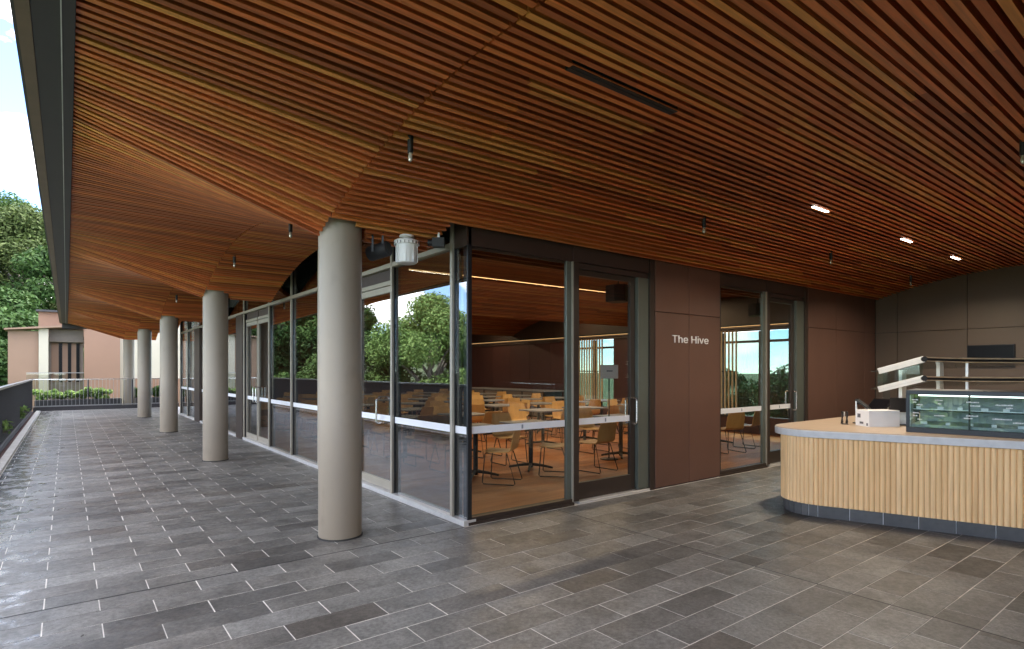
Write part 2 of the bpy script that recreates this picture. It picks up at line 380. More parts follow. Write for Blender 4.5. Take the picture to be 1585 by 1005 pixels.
def occl(x, y): return x > 6.9 and y < 3.3 or x > 7.6 and y < 4.2
tiles.sort(key=lambda t: -((t[1]-t[0])/(max(.5, depth((t[0]+t[1])/2, (t[2]+t[3])/2))**3)) if inview((t[0]+t[1])/2, (t[2]+t[3])/2) and not occl((t[0]+t[1])/2, (t[2]+t[3])/2) else 0)
pme = MB().cbox(0, 1, 0, 1, -.012, 0, .0)
pme = MB().box(0, 1, 0, 1, -.012, 0).mesh('paver', M['paver'])
for (a, b, c, d) in tiles[:300]:
    link('paver', pme, terr, (a, c, rnd.uniform(-.0006, .0006)), (rnd.uniform(-.0012,.0012), rnd.uniform(-.0008,.0008), 0), (b-a, d-c, 1))
fb = MB()
for (a, b, c, d) in tiles[300:]:
    z = rnd.uniform(-.0008, .0008); fb.box(a, b, c, d, -.012, z)
o = fb.build('paving', M['paver'], terr); o['kind'] = 'stuff'
jt = MB().box(CJ-.004, CJ+.010, -8, Y0-.06, -.01, -.0006); jt.build('control_joint', M['joint'], terr)
MB().box(-.79, X0-.03, 4.960, 4.972, -.01, .0014).build('control_joint', M['joint'], terr)
# edge of the terrace: kerb, gravel drain
tag(MB().cbox(-.93, -.80, -9, 28.8, -.5, .035, .008).build('kerb', M['kerb']), 'pale narrow kerb along the open edge of the terrace', 'kerb')
o = MB().box(-1.30, -.93, -9, 28.8, -.5, -.02).build('gravel_drain', M['gravel']); struct(o)

# ------------------------------------------------------------------ ceiling: slats one by one
def slat_prof(mb, x0, x1, y, z):
    # back-bevelled batten: 42 mm face, sides undercut
    vs = [(x, y+dy, z+dz_) for x in (x0, x1) for dy, dz_ in ((-.021,0),(.021,0),(.021,.003),(.004,.030),(.004,.11),(-.004,.11),(-.004,.030),(-.021,.003))]
    n = 8; return mb.add(vs, [tuple(range(n)), tuple(range(2*n-1, n-1, -1))] + [(i, n+i, n+(i+1)%n, (i+1)%n) for i in range(n)])
slat_me = slat_prof(MB(), 0, 1, 0, 0).mesh('slat', M['slat'])
ceil_l = MB()
ys = np.arange(-8.0, 29.9, .20)
for a, b in zip(ys[:-1], ys[1:]):
    ceil_l.quad((XE-.02,a,ZE+.115),(XS,a,zs(a)+.115),(XS,b,zs(b)+.115),(XE-.02,b,ZE+.115))
ceil_l = struct(ceil_l.build('ceiling', M['black']), 'folded timber slat ceiling over the open veranda side')
ceil_r = MB()
for a, b in zip(ys[:-1], ys[1:]):
    if b <= 5.05: ceil_r.quad((XS,a,zs(a)+.115),(XW+.1,a,zs(a)+.115),(XW+.1,b,zs(b)+.115),(XS,b,zs(b)+.115))
ceil_r = struct(ceil_r.build('ceiling', M['black']), 'vaulted timber slat ceiling over the counter')
ceil_m = MB()
for a, b in zip(ys[:-1], ys[1:]):
    if b > 5.05: ceil_m.quad((XS,a,zs(a)+.115),(3.08,a,zs(a)+.115),(3.08,b,zs(b)+.115),(XS,b,zs(b)+.115))
ceil_m.box(3.0, 3.5, 5.0, 29.8, 3.60, 3.64)
ceil_m = struct(ceil_m.build('ceiling', M['black']), 'narrow timber slat ceiling between columns and glass wall')
rows = [1.02 + PITCH*i for i in range(-116, 372)]
left = [y for y in rows if -8 < y < 29.75]
vis = [y for y in left if y > 2.0][:300]; visset = set(vis)
rest = MB()
def slat_xf(y):
    dz = zs(y) - ZE; L = math.hypot(XS-.008-XE, dz); return dz, L
for y in left:
    dz, L = slat_xf(y); a = -math.atan2(dz, XS-.008-XE)
    if y in visset:
        link('slat', slat_me, ceil_l, (XE, y, ZE+rnd.uniform(-.002,.002)), (0, a, 0), (L, 1, 1))
    else:
        b0 = len(rest.v); slat_prof(rest, 0, L, y, 0); ca, sa = math.cos(a), math.sin(a)
        for i in range(b0, len(rest.v)):
            x, yy, z = rest.v[i]; rest.v[i] = (XE + x*ca + z*sa, yy, ZE - x*sa + z*ca)
o = rest.build('slats', M['slat'], ceil_l); o['kind'] = 'stuff'
rest = MB(); nb = 0
for y in [y for y in rows if -8 < y < 4.97]:
    x = XS + .008
    while x < XW - .02:
        L = rnd.choice([1.2,1.8,2.1,2.4,2.7,3.0,3.3,3.6,4.2]) * rnd.uniform(.9,1.1)
        if x < 2.0: L *= rnd.uniform(.3, 1.1)
        if XW - x - L < .7: L = XW - x
        z = zs(y) + rnd.uniform(-.0012,.0012)
        if y > .55 and nb < 300 and inview(x+L/2, y, z, 900):
            link('slat', slat_me, ceil_r, (x, y, z), None, (L-.0015, 1, 1)); nb += 1
        else: slat_prof(rest, x, x+L-.0015, y, z)
        x += L
o = rest.build('slats', M['slat'], ceil_r); o['kind'] = 'stuff'
rest = MB()
for y in [y for y in rows if 4.97 < y < 29.75]:
    x = XS + .008
    for yc in YC:
        if abs(y-yc) < .235: x = max(x, 2.1 + math.sqrt(.235**2-(y-yc)**2) + .01)
    if y < 11.6: link('slat', slat_me, ceil_m, (x, y, zs(y)), None, (3.05-x, 1, 1))
    else: slat_prof(rest, x, 3.05, y, zs(y))
o = rest.build('slats', M['slat'], ceil_m); o['kind'] = 'stuff'

# roof edge
roof = thing('roof', 'flat roof canopy with dark soffit edge above the veranda', 'roof')
MB().box(-.02, XE-.003, -8, 29.8, ZE-.02, ZE+.20).build('edge_angle', M['fascia'], roof)
MB().box(-.026, -.021, -8, 29.8, ZE-.026, ZE+.1).build('trim', M['silver'], roof)
MB().box(-.15, -.027, -8, 29.8, ZE-.006, ZE+.06).build('soffit', M['fascia'], roof)
MB().box(-.215, -.152, -8, 29.8, ZE-.012, ZE+.5).build('fascia', M['fascia_edge'], roof)
MB().box(-.235, -.217, -8, 29.8, ZE+.02, ZE+.52).build('gutter_edge', M['fascia'], roof)
MB().box(-.21, XW+1.5, -8.2, 29.9, ZE+.52, ZE+.7).build('roof_deck', M['fascia'], roof)
MB().box(-.15, 3.6, 29.75, 29.85, 3.3, ZE+.51).build('end_fascia', M['fascia'], roof)

# columns
col_labels = ['large round taupe column standing nearest, beside the glass corner', 'second round taupe column from the glass corner',
              'third round taupe column along the veranda', 'fourth round taupe column, the last before the end railing', 'furthest round taupe column standing beyond the end railing']
for k, yc in enumerate(YC):
    c = thing('column', col_labels[k], 'column', (2.1, yc, 0), 0, 'round columns of the veranda')
    top = 3.42
    s = smooth_by_angle(MB().lathe([(.2,.012),(.203,.02),(.203,1.2),(.203,2.88),(.203,top)], 48).build('shaft', M['column'], c))
    smooth_by_angle(MB().lathe([(.2034,1.498),(.2034,1.503)], 48).build('form_seam', M['column_seam'], c))
    smooth_by_angle(MB().lathe([(.212,0),(.212,.009),(.206,.012)], 48).build('base_ring', M['joint'], c))

# ------------------------------------------------------------------ glass wall along the veranda
gw = thing('glass_wall', 'long glass wall with slim bronze mullions beside the columns', 'glass wall', (X0, Y0, 0))
def part(name, mb, m, par, bevel=0):
    for i, (x, y, z) in enumerate(mb.v):
        p = par
        off = Vector((0,0,0))
        while p: off += p.location; p = p.parent
        mb.v[i] = (x-off.x, y-off.y, z-off.z)
    o = mb.build(name, m, par)
    if bevel: soft(o, bevel, 1)
    return o
MUL = [5.26, 6.69, 7.91, 9.36, 10.80, 12.26]
FIX = [(Y0+.012,5.26),(5.26,6.69),(7.91,9.36),(9.36,10.80),(10.80,12.26),(15.0,16.4),(16.4,17.85),(17.85,19.8),(20.7,22.2),(22.2,23.75)]
GX = X0 + .045
for y0, y1 in FIX:
    part('pane', MB().box(GX, GX+.012, y0+.02, y1-.02, .06, 2.90), M['glass'], gw)
    part('safety_band', MB().box(GX-.0035, GX-.001, y0+.025, y1-.025, .935, 1.012), M['film'], gw)
for y0, y1 in FIX + [(6.69,7.91),(12.26,14.35),(14.35,15.0),(19.8,20.7)]:
    part('clerestory_pane', MB().box(GX, GX+.012, y0+.02, y1-.02, 2.95, 3.58), M['glass'], gw)
for y in MUL + [14.36, 16.4, 17.85, 22.2, 23.75]:
    part('mullion', MB().box(X0, X0+.03, y-.022, y+.022, .055, 3.6), M['alu'], gw, .002)
    part('mullion_body', MB().box(X0+.031, X0+.13, y-.018, y+.018, .055, 3.6), M['black_metal'], gw)
part('transom', MB().box(X0+.004, X0+.10, 5.24, 23.8, 2.893, 2.95), M['alu'], gw, .002)
part('corner_panel', MB().box(X0+.03, X0+.09, Y0+.012, 5.237, 2.885, 3.22), M['brown_dark'], gw)
part('sill', MB().box(X0-.012, X0+.14, Y0+.0, 23.8, 0, .055), M['sill'], gw, .003)
part('corner_joint', MB().box(X0+.043, X0+.075, Y0+.008, Y0+.035, .05, 2.9), M['black_metal'], gw)
for y0, y1 in [(14.38,15.0),(19.8,20.7)]:
    part('fin', MB().box(X0-.02, X0+.30, y0, y1, .0, 2.89), M['alu_dark'], gw)
def dhandle(par, p, ax, z0, z1, outv):
    """D pull handle: p on the leaf face, outv the outward vector"""
    p = Vector(p); ov = Vector(outv)
    pts = [p+Vector((0,0,z0)), p+ov*.05+Vector((0,0,z0)), p+ov*.066+Vector((0,0,z0+.012)), p+ov*.07+Vector((0,0,z0+.03)), p+ov*.07+Vector((0,0,z1-.03)), p+ov*.066+Vector((0,0,z1-.012)), p+ov*.05+Vector((0,0,z1)), p+Vector((0,0,z1))]
    return part('handle', MB().tube(pts, .0125, 10), M['steel'], par)
def side_door(y0, y1, hy, label):
    d = bpy.data.objects.new('door', None); C.objects.link(d); d.parent = gw; d.location = (.06, y0-Y0, 0); d['label'] = label
    x = X0 + .06
    part('door_frame', MB().box(x, x+.05, y0+.024, y0+.075, .06, 2.68).box(x, x+.05, y1-.075, y1-.024, .06, 2.68).box(x+.001, x+.05, y0+.075, y1-.075, .06, .17).box(x+.001, x+.05, y0+.075, y1-.075, 2.60, 2.68), M['alu'], d)
    part('pane', MB().box(x+.02, x+.03, y0+.075, y1-.075, .17, 2.60), M['glass'], d)
    part('safety_band', MB().box(x+.016, x+.018, y0+.08, y1-.08, .935, 1.012), M['film'], d)
    dhandle(d, (x, hy, 0), 'y', .90, 1.23, (-1,0,0)); dhandle(d, (x+.05, hy, 0), 'y', .90, 1.23, (1,0,0))
    part('head_rail', MB().box(x-.01, x+.04, y0+.024, y1-.024, 2.69, 2.745), M['alu'], d)
    part('head_panel', MB().box(x+.01, x+.04, y0+.024, y1-.024, 2.746, 2.892), M['brown_dark'], d)
side_door(6.69, 7.91, 7.78-.9+.22, 'single glass door behind the nearest column')
side_door(12.26, 13.32, 13.20, 'right leaf of the double glass door')
side_door(13.32, 14.36, 13.44, 'left leaf of the double glass door')

# ------------------------------------------------------------------ shopfront facing the counter
def bay_front(name, label, xs, z_label):
    """xs: corner/left edge, pane right, mullion right, door right, jamb right"""
    a, b, c, d, e = xs
    sf = thing(name, label, 'shopfront', (a, Y0, 0))
    gy = Y0 + .05
    part('pane', MB().box(a+.045, b+.02, gy, gy+.012, .075, 2.86), M['glass_r'], sf)
    part('safety_band', MB().box(a+.05, b-.005, gy-.0035, gy-.001, .935, 1.012), M['film'], sf)
    xm = (a+b)/2 + .05
    part('band_mark', MB().box(xm-.012, xm+.012, gy-.005, gy-.0037, .95, .995), M['film_dot'], sf)
    part('mullion', MB().box(b+.10, c, Y0, Y0+.12, .04, 2.885), M['alu_dark'], sf, .002)
    part('mullion_return', MB().box(b+.012, b+.098, Y0+.03, Y0+.075, .04, 2.885), M['alu_return'], sf, .002)
    part('mullion_edge', MB().box(b+.085, b+.10, Y0+.004, Y0+.03, .04, 2.885), M['alu'], sf)
    part('jamb', MB().box(d+.005, e-.10, Y0+.02, Y0+.16, .04, 2.815), M['alu_return'], sf, .002)
    part('jamb_edge', MB().box(e-.098, e-.004, Y0-.004, Y0+.16, .0, 3.2), M['alu_dark'], sf)
    part('left_post', MB().box(a+.004, a+.045, Y0+.006, Y0+.10, .04, 2.885), M['black_metal'], sf)
    part('head_panel', MB().box(a+.01, b+.09, Y0+.012, Y0+.10, 2.885, 3.22), M['brown_dark'], sf)
    part('head_panel', MB().box(b+.096, e-.105, Y0+.006, Y0+.10, 2.89, 3.22), M['brown_dark'], sf)
    part('transom', MB().box(c+.002, e-.104, Y0+.03, Y0+.10, 2.82, 2.885), M['brown_dark'], sf)
    part('head_trim', MB().box(a+.046, b-.02, Y0+.03, Y0+.05, 2.855, 2.883), M['alu_dark'], sf)
    part('sill', MB().box(a, b+.10, Y0-.008, Y0+.12, 0, .03), M['alu_dark'], sf)
    part('sill_cap', MB().box(a+.01, b+.09, Y0+.012, Y0+.11, .031, .074), M['alu_dark'], sf)
    part('threshold', MB().box(c+.004, e-.105, Y0-.006, Y0+.14, 0, .028), M['sill'], sf, .003)
    dr = bpy.data.objects.new('door', None); C.objects.link(dr); dr.parent = sf; dr.location = (c-a, .05, 0)
    y = Y0 + .07
    part('door_frame', MB().box(c+.006, c+.03, y, y+.05, .035, 2.815).box(d-.085, d, y, y+.05, .035, 2.815).box(c+.03, d-.085, y+.001, y+.049, .035, .235).box(c+.03, d-.085, y+.001, y+.049, 2.75, 2.815), M['alu_dark'], dr)
    part('pane', MB().box(c+.03, d-.085, y+.02, y+.03, .235, 2.75), M['glass_r'], dr)
    part('safety_band', MB().box(c+.035, d-.09, y+.0145, y+.0165, .935, 1.012), M['film'], dr)
    xm = (c+d)/2
    part('band_mark', MB().box(xm-.012, xm+.012, y+.0125, y+.0143, .95, .995), M['film_dot'], dr)
    dhandle(dr, (d-.045, y, 0), 'x', .90, 1.23, (0,-1,0)); dhandle(dr, (d-.045, y+.05, 0), 'x', .90, 1.23, (0,1,0))
    part('lock', MB().lathe([(.017,0),(.017,.012),(.012,.014)], 14).box(0,0,0,0,0,0), M['steel'], dr) if False else None
    return sf
bay_front('shopfront', 'corner shopfront bay with glass door to the dining hall', (X0+.045, 4.66, 4.845, 5.93, 6.245), '')
bay_front('shopfront', 'narrow shopfront bay with glass door between the brown panels', (7.755, 9.03, 9.215, 10.14, 10.50), '')

# brown cladding between the bays
def clad(name, label, xs, zj, m, lights=()):
    wl = thing(name, label, 'wall', (xs[0], Y0, 0))
    part('backing', MB().box(xs[0]+.002, xs[-1]-.002, Y0+.014, Y0+.12, 0, 3.5), M['black'], wl)
    for a, b in zip(xs[:-1], xs[1:]):
        for z0, z1 in ((.018, zj-.004), (zj+.004, 3.24)):
            part('panel', MB().box(a+.004, b-.004, Y0-.012, Y0+.012, z0, z1), m, wl, .0015)
    return wl
clad('cladding_wall', 'brown panel wall carrying the white sign letters', (6.245, 6.99, 7.755), 2.385, M['brown'])
clad('cladding_wall', 'dark brown panel wall behind the counter, right of the glass doors', (10.50, 11.60, 12.88, XW-.01), 2.365, M['brown'])
# end wall at the right
bw = thing('end_wall', 'taupe panelled end wall behind the display case', 'wall', (XW, 0, 0))
part('backing', MB().box(XW+.03, XW+.2, -8, 5.1, 0, 3.7), M['black'], bw)
yj = [Y0-.012, 4.575, 3.416, 2.26, 1.10, -.06, -1.2]
for a, b in zip(yj[:-1], yj[1:]):
    for z0, z1 in ((.0, 2.366), (2.374, 3.62)):
        part('panel', MB().box(XW, XW+.028, b+.004, a-.004, z0, z1), M['taupe'], bw, .0015)
rw = thing('rear_light_block', 'added taupe panelled wall behind the viewer, blocking sky light', 'wall', (8, -5, 0))  # unseen wall added to keep sky light out from behind
x = -.1
while x < XW:
    part('panel', MB().box(x+.004, min(x+1.2, XW)-.004, -5.2, -5.0, 0, 3.7), M['taupe'], rw); x += 1.2
ms = thing('menu_screen', 'black wall screen above the display case shelves', 'screen', (XW-.002, 3.06, 1.9))
part('casing', MB().box(XW-.045, XW-.002, 2.72, 3.41, 1.66, 2.062), M['black_metal'], ms, .004)
part('display', MB().box(XW-.048, XW-.046, 2.73, 3.40, 1.67, 2.052), M['screen'], ms)

# sign letters
sign = thing('wall_sign', 'white raised letters reading The Hive on the brown panel', 'sign', (6.60, Y0-.012, 1.98))
dg = bpy.context.evaluated_depsgraph_get()
fnt = None
try: fnt = bpy.data.fonts.load(bpy.utils.system_resource('DATAFILES', path='fonts') + '/Inter.woff2')
except Exception: fnt = None
txt = 'The Hive'; SZ = .199
def text_mesh(s, size, ext, bold=.0):
    cu = bpy.data.curves.new('t', 'FONT'); cu.body = s; cu.size = size; cu.extrude = ext; cu.resolution_u = 3; cu.offset = bold
    if fnt: cu.font = fnt
    ob = bpy.data.objects.new('t', cu); C.objects.link(ob); bpy.context.view_layer.update()
    me = bpy.data.meshes.new_from_object(ob.evaluated_get(bpy.context.evaluated_depsgraph_get()))
    bpy.data.objects.remove(ob); bpy.data.curves.remove(cu); return me
def text_width(s):
    me = text_mesh(s, SZ, .001); xs = [v.co.x for v in me.vertices]; r = (min(xs), max(xs)) if xs else (0,0); bpy.data.meshes.remove(me); return r
tot = text_width(txt); sx = .845/(tot[1]-tot[0])
for i, ch in enumerate(txt):
    if ch == ' ': continue
    r1 = text_width(txt[:i+1]); r2 = text_width(ch)
    me = text_mesh(ch, SZ, .004, .0); me.materials.clear(); me.materials.append(M['signwhite'])
    xo = (r1[1]-r2[1]-tot[0])*sx
    link('letter', me, sign, (xo, -.006, 0), (R(90), 0, 0), (sx, 1, 1))

# ------------------------------------------------------------------ counter
# plan: straight front running (0.33,-0.945), rounded left end, back edge along X
fd = Vector((.332, -.943)); fn = Vector((-.943, -.332))
def outline(off, n=14):
    """front-left outline from the near end up the front, round the nose, along the back"""
    A = Vector((6.62, 2.55)) + fn*off; r = .40 + off; yb = 3.50 + off
    # arc centre: distance r from front line and r below back line
    cyy = yb - r; base = Vector((6.62, 2.55)) + fn*off
    # centre lies on line parallel to front, shifted inward by r
    q = base - fn*r; t = (cyy - q.y)/fd.y; cen = q + fd*t
    a0 = math.atan2(fn.y, fn.x); a1 = math.pi/2
    if a0 < 0: a0 += 2*math.pi
    pts = []
    for i in range(n+1):
        a = a0 + (a1-a0)*i/n; pts.append(Vector((cen.x + r*math.cos(a), cen.y + r*math.sin(a))))
    near = pts[0] + fd*4.2
    return [near] + pts + [Vector((10.2, yb))]
cn = thing('counter', 'curved service counter with pale vertical timber battens and stone top', 'counter', (7.2, 2.2, 0))
def filled(off):
    p = outline(off); return [(q.x, q.y) for q in p] + [(10.2, p[0].y)]
def ccw(p):
    a = sum(p[i][0]*p[(i+1)%len(p)][1]-p[(i+1)%len(p)][0]*p[i][1] for i in range(len(p)))
    return p if a > 0 else p[::-1]
part('core', MB().prism(ccw(filled(.0)), .13, .868), M['black'], cn)
part('plinth', MB().prism(ccw(filled(-.03)), .0, .13), M['black'], cn)
top = part('worktop_edge', MB().prism(ccw(filled(.085)), .87, .944), M['slab'], cn, .004)
part('worktop', MB().prism(ccw(filled(.080)), .9445, .951), M['tan_top'], cn, .002)
def walk(off, step):
    p = outline(off, 40); res = []; acc = 0
    for a, b in zip(p[:-1], p[1:]):
        L = (b-a).length; d = (b-a)/L if L > 1e-6 else Vector((1,0))
        s = step - acc
        while s <= L:
            res.append((a + d*s, d)); s += step
        acc = (acc + L) % step
    return res
bat = MB()
for s_, h_ in ((-1,0),):
    hw = .0228; prof = [(-hw,0),(-hw,.009),(-hw*.8,.016),(-hw*.4,.0205),(0,.022),(hw*.4,.0205),(hw*.8,.016),(hw,.009),(hw,0)]
    n = len(prof); bat.add([(x,y,0) for x,y in prof]+[(x,y,.735) for x,y in prof], [tuple(range(n-1,-1,-1)), tuple(range(n,2*n))]+[(i,(i+1)%n,n+(i+1)%n,n+i) for i in range(n)])
bme = bat.mesh('batten', M['batten']); bme.shade_smooth(); 
try: bme.set_sharp_from_angle(angle=R(50))
except Exception: pass
for p, d in walk(0.0, .0468):
    if p.x > 9.6 or p.y < -.6: continue
    a = math.atan2(d.y, d.x)
    link('batten', bme, cn, (p.x-7.2, p.y-2.2, .133), (0,0,a))
kme = MB().box(-.1485, .1485, 0, .014, 0, .124).mesh('kick_tile', M['kick'])
kme_f = MB().box(-.1485, .1485, -.014, 0, 0, .124).mesh('kick_tile', M['kick'])
kms = MB().box(-.033, .033, 0, .012, 0, .124).mesh('kick_tile', M['kick'])
part('kick_grout', MB().prism(ccw(filled(-.018)), .001, .127), M['film'], cn)
ol = outline(-.018, 40); arc = ol[1:-1]
def kick_run(a, b, step, me_len, me):
    d = (b-a).normalized(); L = (b-a).length; t_ = 0
    while t_ < L - .01:
        w_ = min(step, L-t_); p = a + d*(t_ + w_/2)
        link('kick_tile', me, cn, (p.x-7.2, p.y-2.2, .001), (0,0,math.atan2(d.y,d.x)), ((w_-.007)/me_len, 1, 1)); t_ += step
kick_run(ol[1], ol[0], .30, .297, kme_f); kick_run(ol[-2], ol[-1], .30, .297, kme)
arcL = sum((q-p).length for p, q in zip(arc[:-1], arc[1:])); nseg = max(3, round(arcL/.085))
acc = 0; marks = [arc[0]]; tgt = arcL/nseg
for p, q in zip(arc[:-1], arc[1:]):
    acc += (q-p).length
    if acc >= tgt - 1e-6: marks.append(q); acc -= tgt
if (marks[-1]-arc[-1]).length > .02: marks.append(arc[-1])
for p, q in zip(marks[:-1], marks[1:]): kick_run(p, q, 1.0, .066, kms)

# display case on the counter
CF0 = Vector((6.985, 2.30)); cdv = Vector((.165, -.986)); cnv = Vector((.986, .165))   # front line and inward normal
dc = thing('display_case', 'black framed chilled glass display case on the counter', 'display case', (CF0.x, CF0.y, .951), math.atan2(cdv.y, cdv.x))
# local: X along the front (towards camera right), Y = outward? rotated so that local +Y is left of cdv -> inward is +Y
LEN, DEP, HT = 1.9, .62, .44
def dpart(name, mb, m, bevel=0):
    o = mb.build(name, m, dc)
    if bevel: soft(o, bevel, 1)
    return o
dpart('base', MB().box(0, LEN, 0, DEP, 0, .055), M['navy'], .003)
dpart('top_frame', MB().box(0, LEN, 0, DEP, HT-.045, HT), M['navy'], .003)
for x in (0, LEN-.03): dpart('post', MB().box(x, x+.03, 0, .03, .055, HT-.045), M['navy'])
for x in (0, LEN-.03): dpart('rear_post', MB().box(x, x+.03, DEP-.03, DEP, .055, HT-.045), M['navy'])
dpart('centre_post', MB().box(.515, .53, .02, .04, .055, HT-.045), M['black_metal'])
dpart('front_pane', MB().box(.03, LEN-.03, .004, .010, .055, HT-.045), M['glass_c'])
dpart('side_pane', MB().box(.004, .010, .03, DEP-.03, .055, HT-.045), M['glass_c'])
dpart('lining', MB().box(.04, LEN-.04, DEP-.02, DEP-.012, .056, HT-.046), M['casein'])
dpart('deck', MB().box(.04, LEN-.04, .05, DEP-.03, .056, .085), M['casein'])
dpart('shelf', MB().box(.06, LEN-.06, .10, DEP-.05, .225, .233), M['glass_c'])
dpart('shelf_rail', MB().box(.05, LEN-.05, .085, .099, .222, .236), M['black_metal'])
dpart('shelf_edge', MB().box(.05, LEN-.05, .0805, .0845, .237, .244), M['silver'])
dpart('lamp', MB().box(.10, LEN-.10, .06, .08, HT-.060, HT-.046), M['caselight'])
dpart('inner_edge', MB().box(.034, .038, .012, .016, .06, HT-.05), M['silver'])
tick = MB().box(0, .045, 0, .002, 0, .026).mesh('price_ticket', M['film'])
for i in range(10):
    link('price_ticket', tick, dc, (.09 + .17*i + rnd.uniform(-.02,.02), .078, .245), (R(-12),0,0), (rnd.uniform(.8,1.3),1,1))
for i in range(9):
    link('price_ticket', tick, dc, (.12 + .19*i + rnd.uniform(-.02,.02), .10, .086), (R(-12),0,0), (rnd.uniform(.8,1.3),1,1))
# white lettering on the front glass (small illegible print reads as short strokes)
strokes = MB()
for (x, z, w_) in [(.05,.335,.05),(.06,.31,.03),(.09,.285,.05),(.25,.335,.06),(.27,.30,.03),(.50,.325,.10),(.53,.29,.07),(.06,.20,.05),(.06,.17,.04),(.10,.135,.04),(.24,.18,.09),(.50,.19,.09),(.48,.165,.06),(.72,.305,.13),(.80,.28,.05),(.95,.30,.10),(.70,.17,.14),(.85,.14,.08)]:
    xx = x
    while xx < x + w_:
        l = rnd.uniform(.004,.010); strokes.box(xx, xx+l, .0022, .0034, z, z + rnd.uniform(.007,.013)); xx += l + .003
dpart('glass_print', strokes, M['film'])

# tiered shelves behind the case
ts = thing('shelf_tier', 'two tier angled glass shelf unit with white end rails above the display case', 'shelf', (7.4, 2.6, .951))
def P(u, v, D):
    return Vector((0,0,1.6)) + (TF*896.7 + TR*(u-792.5) + Vector((0,0,573-v)))*(D/896.7)
def rail(a, b, wdt, hgt, back):
    """bar from a to b: height hgt, depth going along 'back'"""
    d = (b-a).normalized(); up = Vector((0,0,1)); bk = Vector(back)
    up2 = (up - d*up.dot(d)).normalized()
    v = []
    for p in (a, b):
        for s, t in ((0,0),(1,0),(1,1),(0,1)): v.append(p + bk*wdt*s + up2*hgt*(t-.5))
    return MB().add(v, [(0,1,2,3),(7,6,5,4),(0,4,5,1),(1,5,6,2),(2,6,7,3),(3,7,4,0)])
bk = (TF*.95 + TR*.3).normalized()
P0, P1, P2, P3 = P(1360,575,7.75), P(1431,556,7.30), P(1491,558,7.42), P(1760,560,7.5)
dz = Vector((0,0,.243))
for k in range(2):
    q0, q1, q2, q3 = [p - dz*k for p in (P0,P1,P2,P3)]
    part('end_rail', rail(q0, q1, .03, .078, bk), M['white'], ts, .004)
    part('end_glass', rail(q0+Vector((0,0,-.004)), q1+Vector((0,0,-.004)), .34, .008, bk), M['glass_c'], ts)
    part('corner_cap', MB().tube([q1-bk*.004, q1+bk*.034], .034, 10), M['black_metal'], ts)
    part('front_rail', rail(q1, q2, .03, .030, bk), M['black_metal'], ts, .002)
    part('rail_trim', rail(q1+Vector((0,0,.022)), q2+Vector((0,0,.022)), .032, .016, bk), M['chrome_edge'], ts)
    part('rail_trim', rail(q1+Vector((0,0,-.022)), q2+Vector((0,0,-.022)), .032, .010, bk), M['chrome_edge'], ts)
    part('front_rail', rail(q2, q3, .03, .030, bk), M['black_metal'], ts, .002)
    part('rail_trim', rail(q2+Vector((0,0,.024)), q3+Vector((0,0,.024)), .034, .019, bk), M['chrome_edge'], ts)
    part('rail_trim', rail(q2+Vector((0,0,-.024)), q3+Vector((0,0,-.024)), .032, .012, bk), M['chrome_edge'], ts)
    sh = [q1+bk*.031, q3+bk*.031, q3+bk*.36, q0+bk*.36]
    part('shelf_glass', MB().add([p for p in sh]+[p+Vector((0,0,.008)) for p in sh], [(3,2,1,0),(4,5,6,7),(0,1,5,4),(1,2,6,5),(2,3,7,6),(3,0,4,7)]), M['glass_c'], ts)
vq = [P0-dz+Vector((0,0,.045)), P1-dz+Vector((0,0,.045)), P1-Vector((0,0,.045)), P0-Vector((0,0,.045))]
part('end_pane', MB().add([p+bk*.05 for p in vq]+[p+bk*.056 for p in vq], [(0,1,2,3),(7,6,5,4),(0,4,5,1),(1,5,6,2),(2,6,7,3),(3,7,4,0)]), M['glass_c'], ts)
a = P(1397,620,7.75); part('end_panel', MB().box(a.x-.075, a.x+.075, a.y-.02, a.y+.02, .953, 1.60), M['white'], ts)
a = P(1455,575,7.75); part('end_panel', MB().box(a.x-.075, a.x+.075, a.y-.02, a.y+.02, .953, 1.70), M['white'], ts)
for u in (1497, 1600):
    a = P(u,575,7.46); part('upright', MB().box(a.x-.014, a.x+.014, a.y-.014, a.y+.014, .953, 1.72), M['silver'], ts)
a = P(1372,600,7.85); part('side_glass', MB().box(a.x-.11, a.x+.11, a.y-.006, a.y+.002, .953, 1.55), M['glass_c'], ts)
# white carton
bx = thing('carton', 'white cardboard carton with small dark print on the counter', 'box', (7.255, 2.755, .951), R(-35))
cme = MB().box(0, .36, 0, .24, 0, .185); cme.build('carton_body', M['carton'], bx)
MB().box(-.0022, -.001, .15, .205, .095, .14).build('print', M['print'], bx)
MB().box(-.0022, -.001, .10, .165, .025, .05).build('print', M['print'], bx)
MB().box(-.0022, -.001, .02, .045, .01, .04).build('print', M['print'], bx)
MB().box(0, .36, .117, .123, .1855, .1862).build('flap_seam', M['print'], bx)
